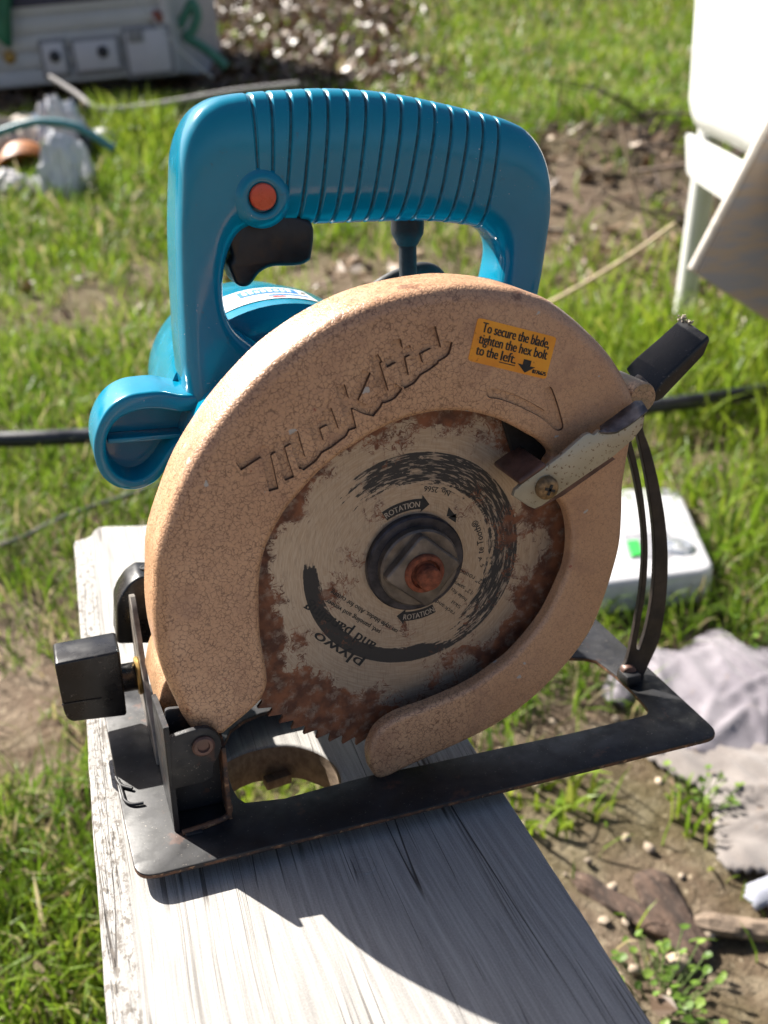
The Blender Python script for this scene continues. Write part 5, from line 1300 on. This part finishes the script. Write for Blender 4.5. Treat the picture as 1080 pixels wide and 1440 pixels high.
def build_wood_bits():
    bark = NT('bark'); g = bark.noise(90, 6, .65, vec=bark.mapp(scale=(1, .25, 1)))
    bm_ = bark.mix(bark.ramp(g, .35, .65), (.030, .019, .014), (.095, .058, .04)); bm_ = bark.mix(bark.ramp(bark.noise(160, 4, .7), .58, .68), bm_, (.17, .12, .09))
    BARK = bark.bsdf(Base_Color=bm_, Roughness=.9, Normal=bark.bump(g, .9, .004))
    def log(name, a, b, w, h, mat, label, seed, taper=.8):
        A, B = gp(*a), gp(*b); d = B - A; ln = np.linalg.norm(d); c = (A + B) / 2; bm = bmesh.new(); rings = []
        n, m = 26, 14; yv = Vector(d).normalized(); xv = yv.cross(Vector((0, 0, 1))).normalized(); zv = xv.cross(yv)
        for i in range(n + 1):
            t = i / n; r = (1 - (1 - taper) * t) * min(1, .55 + 4 * min(t, 1 - t)); ring = []
            for k in range(m):
                th = k / m * 2 * math.pi; rr = r * (1 + .35 * (float(vnoise(t * 7, k * .9, seed)) - .5) + .2 * (float(vnoise(t * 22, k * 1.7, seed + 1)) - .5))
                p = Vector(d) * (t - .5) + xv * (math.cos(th) * w * rr) + zv * (math.sin(th) * h * rr + h * .7); ring.append(bm.verts.new(p))
            rings.append(ring)
        for R0, R1 in zip(rings[:-1], rings[1:]):
            for k in range(m): bm.faces.new((R0[k], R0[(k + 1) % m], R1[(k + 1) % m], R1[k]))
        bm.faces.new(rings[0]); bm.faces.new(rings[-1])
        o = from_bm(name, bm, mat, ang=14); o.location = c; return tag(o, label, 'wood')
    log('bark_chunk', (905, 1235), (985, 1362), .021, .010, BARK, 'thick brown chunk of bark lying on the dirt at lower right', 3, .75)
    log('rotten_branch', (806, 1238), (945, 1322), .013, .007, BARK, 'dark rotten branch lying by the plank under the bark chunk', 9, .8)
    STK = simple('grey_brown_stick', (.19, .14, .10), .85, var=.35, vs=60, bump=.5, bs=200)
    log('wood_stake', (975, 1305), (1130, 1322), .011, .009, STK, 'weathered straight stake lying right of the bark chunk', 14, .95)
    log('wood_splinter', (925, 1322), (958, 1346), .003, .003, STK, 'short reddish splinter beside the bark chunk', 5, .7)
    for i, (px, py, r) in enumerate(((952, 1360, .012), (905, 1285, .007), (880, 1180, .005))):
        q = gp(px, py); bm = bmesh.new(); ico(bm, (0, 0, r * .4), r, (1.2, .9, .7), i + 2, .25, 2)
        o = from_bm('stone', bm, simple('tan_stone', (.36, .28, .20), .8, var=.25, vs=90), ang=70); o.location = q
        tag(o, ['tan rounded stone at the foot of the bark chunk', 'small tan stone left of the bark chunk', 'tiny tan stone on the bare soil by the plank'][i], 'stone')
    q = gp(909, 1140); bm = bmesh.new(); ico(bm, (0, 0, .004), .005, (1, 1, .6), 1, .3, 2)
    o = from_bm('glass_shard', bm, simple('pale_blue_glass', (.55, .68, .75), .12), ang=30); o.location = q; tag(o, 'tiny pale blue shard glinting on the bare soil', 'shard')
build_wood_bits()
LEAFM = mat_leafy('weed_leaves', [(0, (.06, .12, .015)), (.5, (.13, .23, .03)), (1, (.22, .32, .06))], .35)
def build_weed(px, py, n, rad, size, label):
    q = gp(px, py); V, F, T = [], [], []; bm = bmesh.new()
    root = empty('weed', q); tag(root, label, 'weed', None)
    for i in range(n):
        a = RNG.uniform(0, 6.3); r = rad * math.sqrt(RNG.uniform(0, 1)); x, y = r * math.cos(a), r * math.sin(a); z = RNG.uniform(.008, .035)
        sz = size * RNG.uniform(.6, 1.2); b = RNG.uniform(0, 6.3); tx, ty = RNG.normal(0, .35, 2); t0 = RNG.uniform(0, 1); c0 = len(V); V.append((x, y, z)); T.append(t0)
        for k in range(9):
            th = k / 9 * 2 * math.pi; rr = sz * (.75 + .25 * math.cos(th)) * (1 + .12 * math.cos(3 * th)); dx, dy = rr * math.cos(th + b), rr * .8 * math.sin(th + b)
            V.append((x + dx, y + dy, z + tx * dx + ty * dy + .15 * rr)); T.append(t0)
        for k in range(9): F.append((c0, c0 + 1 + k, c0 + 1 + (k + 1) % 9))
        tube(bm, [(x * .3, y * .3, -.005), (x * .8, y * .8, z * .6), (x, y, z)], .0007, 5)
    me = mesh_np('leaves', np.array(V), np.array(F).ravel(), np.full(len(F), 3), LEAFM, np.array(T)); o = link('leaves', me, root); tag(o, kind='stuff')
    o = from_bm('stems', bm, GRASSTEM, root); tag(o, kind='stuff')
GRASSTEM = simple('green_stem', (.09, .14, .03), .6)
build_weed(928, 1408, 70, .055, .0055, 'low bright green leafy weed beside the plank at the bottom edge')
build_weed(985, 1130, 36, .04, .005, 'small weed growing against the canvas rag')
build_weed(1050, 900, 40, .05, .006, 'small weed in the dark grass behind the towel')

# ---------------------------------------------------------------- white laundry tub and the leaning panel at the right
def frame_obj(name, o, ax, ay, az):
    e = empty(name, (0, 0, 0)); e.matrix_world = Matrix(((ax[0], ay[0], az[0], o[0]), (ax[1], ay[1], az[1], o[1]), (ax[2], ay[2], az[2], o[2]), (0, 0, 0, 1))); return e
def unit(v): v = np.asarray(v, float); return v / np.linalg.norm(v)
def build_tub():
    foot = gp(956, 455); s1 = float(sl(foot[0], foot[1])[0]); s2 = s1 * .66
    C1, C2 = wp(960, 183, s1), wp(1068, 243, s2)
    ax = unit(C2 - C1); r = np.array([RGT[0], RGT[1], 0.0]); ay = unit(r - ax * r.dot(ax)); az = unit(np.cross(ax, ay)); 
    if az[2] < 0: az = -az
    ln = np.linalg.norm(C2 - C1) + .42; wd = .50
    root = frame_obj('laundry_tub', C1, ax, ay, az); tag(root, 'white plastic laundry tub on legs at the upper right edge', 'laundry tub')
    bm = bmesh.new(); to = lambda u, v, d: (u, v, d)
    def quad(i, b=0): return roundcorner([(-b + i, -b + i), (ln + b - i, -b + i), (ln + b - i, wd + b - i), (-b + i, wd + b - i)], .05, 6)
    rings = []
    for i, z in ((.060, 0.0), (.030, .004), (.014, .016), (.006, .035), (0, .06), (-.012, .36), (-.030, .365), (-.030, .395), (0.0, .397), (.012, .38), (.035, .06), (.07, .02)):
        rings.append([bm.verts.new((p[0], p[1], z)) for p in quad(i)])
    for A, B in zip(rings[:-1], rings[1:]):
        m = len(A)
        for k in range(m): bm.faces.new((A[k], A[(k + 1) % m], B[(k + 1) % m], B[k]))
    bm.faces.new(rings[0]); bm.faces.new(rings[-1])
    from_bm('basin', bm, M['white_plastic'], root, ang=60)
    Mi = root.matrix_world.inverted()
    def onface(px, py):
        n = ay; d = ray(px, py); t = ((C1 + ay * .02 - cw) @ n) / (d @ n); q = Mi @ Vector(cw + d * t); return (q.x, q.z)
    bm = bmesh.new(); pl = [onface(x, y) for x, y in [(964, 188), (965.5, 243), (972, 252), (1031, 292), (1068, 244)]]
    prism(bm, roundcorner(np.array(pl), .006, 3), lambda u, v, d: (u, d, v), .02, .032, r=.003, n=2)
    from_bm('leg_bracket', bm, M['white_plastic'], root)
    q = onface(996, 70); bm = bmesh.new(); lathe(bm, [(.007, 0), (.006, .004), (.0, .005)], (q[0], -.013, q[1]), (0, -1, 0), 12, (True, False)); from_bm('rivet', bm, simple('dull_rivet', (.25, .24, .2), .6), root, ang=60)
    for u in (.045, ln - .06):
        for v in (.05, wd - .05):
            p = root.matrix_world @ Vector((u, v, .01)); g = float(terrain(p.x, p.y)) - .01
            tilt = np.array([foot[0], foot[1]]) - (root.matrix_world @ Vector((.045, .05, 0)))[:2] if u < .1 else np.array([0, 0.])
            a = Mi @ p; b = Mi @ Vector((p.x + tilt[0] * .8, p.y + tilt[1] * .8, g))
            bm = bmesh.new(); tube(bm, [a, (a + b) / 2, b], [.026, .024, .022], 12); from_bm('leg', bm, M['white_plastic'], root, ang=60)
build_tub()
def build_panel():
    t = NT('grey_brown_plywood'); g = t.noise(14, 5, .6, vec=t.mapp(scale=(1, 1, 6), rot=(.3, .5, .2)))
    b = t.mix(t.ramp(g, .38, .62), (.31, .235, .175), (.22, .21, .22)); PLY = t.bsdf(Base_Color=b, Roughness=.8)
    s0 = 1.35; pts = [(981, 384), (1080, 194), (1200, -36), (1760, 300), (1500, 722)]
    q = [wp(x, y, s0 + .0006 * (x - 981)) for x, y in pts]; c = q[0].copy()
    back = np.array([FWD[0], FWD[1], 0]) * .012 - np.array([RGT[0], RGT[1], 0]) * .011 + np.array([0, 0, .004])
    bm = bmesh.new(); A = [bm.verts.new(p - c) for p in q]; B = [bm.verts.new(p - c + back) for p in q]
    bm.faces.new(A); bm.faces.new(B)
    for i in range(5): bm.faces.new((A[i], A[(i + 1) % 5], B[(i + 1) % 5], B[i]))
    bmesh.ops.bevel(bm, geom=list(bm.edges), offset=.002, segments=2, profile=.5, affect='EDGES')
    root = empty('plywood_panel', c); tag(root, 'grey brown plywood panel with a pale edge, leaning before the white tub', 'panel')
    from_bm('sheet', bm, PLY, root, ang=40)
    e = [p - c + back * .5 + unit(q[0] - q[4]) * .002 for p in (q[0], q[1], q[2])]
    bm = bmesh.new(); tube(bm, catmull(e, 4), .0055, 8); from_bm('edge_strip', bm, simple('pale_edge', (.52, .47, .42), .7), root, ang=60)
build_panel()

# ---------------------------------------------------------------- caravan and rubbish at the upper left
def build_trailer():
    s0 = 5.05; o0, o1 = wp(0, 126, s0), wp(248, 103, s0)
    ax = unit(o1 - o0); n = unit(np.cross(ax, (0, 0, 1))); az = unit(np.cross(n, ax))
    if az[2] < 0: az = -az
    ay = unit(np.cross(az, ax))
    root = frame_obj('caravan', o1, ax, ay, az); tag(root, 'old low grey ribbed caravan with small service hatches, behind the rubbish at upper left', 'caravan')
    def on(px, py):
        d = ray(px, py); t = ((o1 - cw) @ ay) / (d @ ay); q = cw + d * t - o1; return q @ ax, q @ az
    SID = simple('grey_siding', (.42, .42, .43), .5, var=.10, vs=3); HAT = simple('grey_hatch', (.46, .45, .48), .45, var=.06, vs=5); FRM = simple('hatch_frame_grey', (.20, .20, .21), .6); DRK = simple('dark_vent', (.03, .03, .035), .7)
    def slab(name, x0, x1, z0, z1, y0, y1, mat, par, bev=.004):
        bm = bmesh.new(); box(bm, ((x0 + x1) / 2, (y0 + y1) / 2, (z0 + z1) / 2), (x1 - x0, y1 - y0, z1 - z0), None, bev); return from_bm(name, bm, mat, par, ang=40)
    slab('body', -4.2, 0, 0, .98, .012, 1.6, SID, root, .03)
    z = 0.0; k = 0
    while z < .90:
        h = .072; me = None
        bm = bmesh.new(); prism(bm, [(-4.19, z + .004), (-.012, z + .004), (-.012, z + h - .004), (-4.19, z + h - .004)], lambda u, v, d: (u, d, v), 0, .012, r=.010, n=2)
        from_bm('siding_panel', bm, SID, root, ang=50); z += h; k += 1
    st = simple('navy_stripe', (.015, .02, .06), .4)
    _, zt = on(100, 4); slab('stripe', -4.19, -.012, zt, zt + .10, -.006, .004, st, root, .001)
    slab('corner_trim', -.03, .008, 0, .98, -.010, .03, HAT, root, .004)
    for (xa, ya, xb, yb), latch in (((59, 60, 97, 104), (80, 80)), ((104, 57, 171, 99), (147, 73)), ((176, 42, 244, 103), None)):
        u0, z1 = on(xa, ya); u1, z0 = on(xb, yb); _, za = on(xa, yb); z0 = (z0 + za) / 2; _, zb_ = on(xb, ya); z1 = (z1 + zb_) / 2
        h = slab('hatch', u0, u1, z0, z1, -.028, -.001, HAT, root, .006)
        slab('hatch_frame', u0 - .018, u1 + .018, z0 - .018, z1 + .018, -.012, .002, FRM, h, .004)
        if latch:
            u, zz = on(*latch); bm = bmesh.new(); lathe(bm, [(.026, 0), (.026, .006), (.018, .012), (.0, .014)], (u, -.028, zz), (0, -1, 0), 16, (True, False)); from_bm('latch', bm, DRK, h, ang=50)
    u, zz = on(192, 50); slab('vent', u - .035, u + .035, zz - .028, zz + .028, -.036, -.02, FRM, root, .004)
    for px, py, c in ((221, 24, (.20, .05, .03)), (14, 80, (.34, .20, .04))):
        u, zz = on(px, py); bm = bmesh.new(); lathe(bm, [(.030, 0), (.028, .012), (.014, .022), (0, .024)], (u, -.001, zz), (0, -1, 0), 16, (True, False)); from_bm('marker_lamp', bm, simple('lamp_lens', c, .3), root, ang=60)
    # chassis and wheels below the body
    slab('chassis', -4.1, -.2, -.14, -.005, .3, 1.4, DRK, root, .01)
    for u in (-2.9, -2.1):
        bm = bmesh.new(); lathe(bm, [(.16, -.09), (.30, -.085), (.32, -.05), (.32, .05), (.30, .085), (.16, .09)], (u, .35, -.13), (0, 1, 0), 32); w = from_bm('wheel', bm, M['rubber'], root, ang=40)
        bm = bmesh.new(); lathe(bm, [(.15, 0), (.14, .02), (.05, .05)], (u, .262, -.13), (0, -1, 0), 24); from_bm('hub', bm, HAT, w, ang=40)
    # green tarpaulin hanging over the wall
    V, F = [], []; a, b = 16, 14
    for i in range(a + 1):
        for j in range(b + 1):
            px = -90 + 112 * i / a; py = -60 + (118 + 10 * math.sin(i * .9)) * j / b
            u, zz = on(px, py); V.append((u, -.05 - .05 * float(fbm(i * .5, j * .15, 8)) - .015 * math.sin(i * 1.7 + j * .2), zz))
    for i in range(a):
        for j in range(b): F.append((i * (b + 1) + j, (i + 1) * (b + 1) + j, (i + 1) * (b + 1) + j + 1, i * (b + 1) + j + 1))
    c = root.matrix_world @ Vector(V[0]); W = [tuple(root.matrix_world @ Vector(v) - c) for v in V]
    t = from_pd('tarpaulin', W, F, simple('green_tarp', (.012, .13, .06), .5, var=.2, vs=6), ang=80); t.location = c
    m = t.modifiers.new('thick', 'SOLIDIFY'); m.thickness = .004
    tag(t, 'green tarpaulin hanging on the caravan wall in the top left corner', 'tarpaulin')
build_trailer()
def lump(name, px, py, wpx, hpx, mat, label, cat, seed, amp=.30, flat=.8, lift=0.0):
    """crumpled bag or cloth standing on the ground at photo point (px, py), about wpx by hpx pixels large"""
    q = gp(px, py); d = np.linalg.norm(q - cw); k = d / F_PX; w, h = wpx * k / 2, hpx * k
    bm = bmesh.new(); r = bmesh.ops.create_icosphere(bm, subdivisions=4, radius=1)
    for v in r['verts']:
        p = v.co.copy(); f = 1 + amp * (float(fbm(p.x * 1.6 + seed, p.y * 1.6 + p.z * 1.1 + seed * 2, seed, 3)) - .45) * 2
        cr = abs(float(vnoise(p.x * 5 + p.z * 3 + seed, p.y * 5 - p.z * 2, seed + 7)) - .5); f -= .22 * (.5 - cr) * amp * 2.5
        f += .10 * (float(vnoise(p.x * 9 + p.z * 9 + seed, p.y * 9 - p.z * 6, seed + 9)) - .5)
        v.co = Vector((p.x * w * f, p.y * w * flat * f, max(-.2, p.z) * h * .82 * f + h * .14))
    for v in bm.verts:
        p = v.co; th = math.atan2(p.y, p.x); rn = abs(float(fbm(th * 2.6 + seed * 3.1, p.z * 6 / max(h, .01) * .12, seed + 2, 3)) - .45); k_ = 1 - .55 * max(0, .16 - rn) / .16 * .5
        v.co = Vector((p.x * k_, p.y * k_, p.z * (1 - .25 * (1 - k_))))
    o = from_bm(name, bm, mat, ang=40); o.location = (q[0], q[1], q[2] - .02 + lift); return tag(o, label, cat)
BAGW = NT('white_bag_plastic'); b_ = BAGW.mix(BAGW.ramp(BAGW.noise(9, 4), .35, .65), (.72, .72, .74), (.60, .60, .66)); BAGW = BAGW.bsdf(Base_Color=b_, Roughness=.45, Normal=BAGW.bump(BAGW.noise(30, 4, .7), .8, .02))
lump('plastic_bag', 94, 282, 68, 100, BAGW, 'large crumpled white plastic bag at the front of the rubbish pile', 'bag', 3, .38)
lump('plastic_bag', 88, 226, 72, 100, BAGW, 'upper crumpled white bag behind the others in the rubbish pile', 'bag', 8, .38)
lump('paper_sack', 14, 280, 84, 52, simple('dull_white_paper', (.52, .50, .50), .8, var=.15, vs=8), 'flattened dull white sack at the left edge of the rubbish pile', 'sack', 12, .4)
lump('plastic_bag', 54, 277, 26, 34, BAGW, 'small white bag between the flattened sack and the large bag', 'bag', 15, .35)
lump('cardboard_scrap', 22, 228, 110, 66, simple('pale_card', (.46, .40, .34), .85, var=.15, vs=8), 'pale card scrap behind the orange bowl', 'scrap', 21, .3)
lump('bin_bag', 122, 232, 26, 52, simple('black_bin_bag', (.012, .013, .016), .3), 'black bin bag right of the white bags', 'bag', 24, .35)
lump('plastic_bag', 118, 268, 40, 74, BAGW, 'slumped white bag tucked against the right of the large bag', 'bag', 41, .4)
lump('paper_scrap', 66, 200, 50, 46, simple('bluish_paper', (.40, .45, .56), .7, var=.15, vs=9), 'bluish crumpled paper below the teal strap', 'paper', 44, .4)
lump('paper_scrap', 34, 182, 34, 28, simple('cream_paper', (.56, .50, .42), .8, var=.15, vs=9), 'cream crumpled paper at the back of the rubbish pile', 'paper', 47, .4)
def build_bowl():
    q = gp(38, 244); bm = bmesh.new(); k = np.linalg.norm(q - cw) / F_PX
    prof = [(.001, 0), (14, 0), (22, 5), (30, 16), (34, 28), (34.5, 30), (32, 30), (28, 17), (20, 8), (.001, 5)]
    lathe(bm, [(a * k, b * k) for a, b in prof], (0, 0, 0), (0, 0, 1), 36, (False, False))
    o = from_bm('bowl', bm, simple('orange_brown_clay', (.34, .115, .025), .5, var=.15, vs=12), ang=50); o.location = q + [0, 0, .09]; o.rotation_euler = (math.radians(146), .15, .2)
    tag(o, 'orange brown bowl tipped over in the rubbish pile', 'bowl')
build_bowl()
def tilt_sheet(name, px, py, w, d, rot, mat, label, cat):
    q = gp(px, py); bm = bmesh.new(); V = []
    bmesh.ops.create_grid(bm, x_segments=10, y_segments=6, size=.5)
    for v in bm.verts: v.co = Vector((v.co.x * w, v.co.y * d, .02 * math.sin(v.co.x * 7) + .015 * math.sin(v.co.y * 9)))
    o = from_bm(name, bm, mat, ang=80); m = o.modifiers.new('thick', 'SOLIDIFY'); m.thickness = .006; o.location = q + [0, 0, .08]; o.rotation_euler = rot; return tag(o, label, cat)
tilt_sheet('plastic_sheet', 140, 222, .16, .10, (.5, .5, -.3), simple('pale_violet_plastic', (.50, .48, .60), .4), 'pale violet plastic sheet tilted at the right of the rubbish pile', 'sheet')
tilt_sheet('pink_scrap', 120, 222, .06, .05, (.6, .2, .4), simple('pink_plastic', (.55, .20, .22), .5), 'small pink scrap beside the large white bag', 'scrap')
air_tube('strap', [(-40, 200, 3.1), (0, 186, 3.1), (30, 176, 3.1), (60, 171, 3.1), (100, 176, 3.1), (130, 190, 3.1), (160, 209, 3.1)], .011, simple('teal_strap', (.05, .20, .24), .5), 'teal strap lying across the rubbish pile', 'strap', 8)
air_tube('rope', [(70, 108, 4.3), (105, 130, 4.2), (135, 151, 4.1), (165, 153, 4.1), (205, 149, 4.1), (255, 141, 4.1), (330, 128, 4.1), (420, 118, 4.1)], .010, simple('grey_rope', (.34, .32, .31), .8), 'pale grey rope hanging before the caravan', 'rope', 8)
air_tube('wire', [(185, -10, 4.6), (215, 26, 4.6), (255, 72, 4.6), (300, 110, 4.6)], .005, simple('grey_wire', (.36, .36, .38), .6), 'thin grey wire crossing the caravan corner', 'wire', 6)
air_tube('webbing', [(252, 38, 5.3), (262, 18, 5.3), (270, 4, 5.3), (277, 22, 5.3), (270, 44, 5.3), (262, 52, 5.3), (285, 66, 5.3), (305, 82, 5.3), (318, 94, 5.3)], .022, simple('green_webbing', (.07, .22, .15), .7), 'twisted green webbing in the leaves beside the caravan', 'webbing', 8)
lump('blue_grey_bag', 262, 88, 44, 34, simple('blue_grey_plastic', (.26, .30, .36), .4), 'blue grey bag in the leaves at the caravan corner', 'bag', 33, .35)
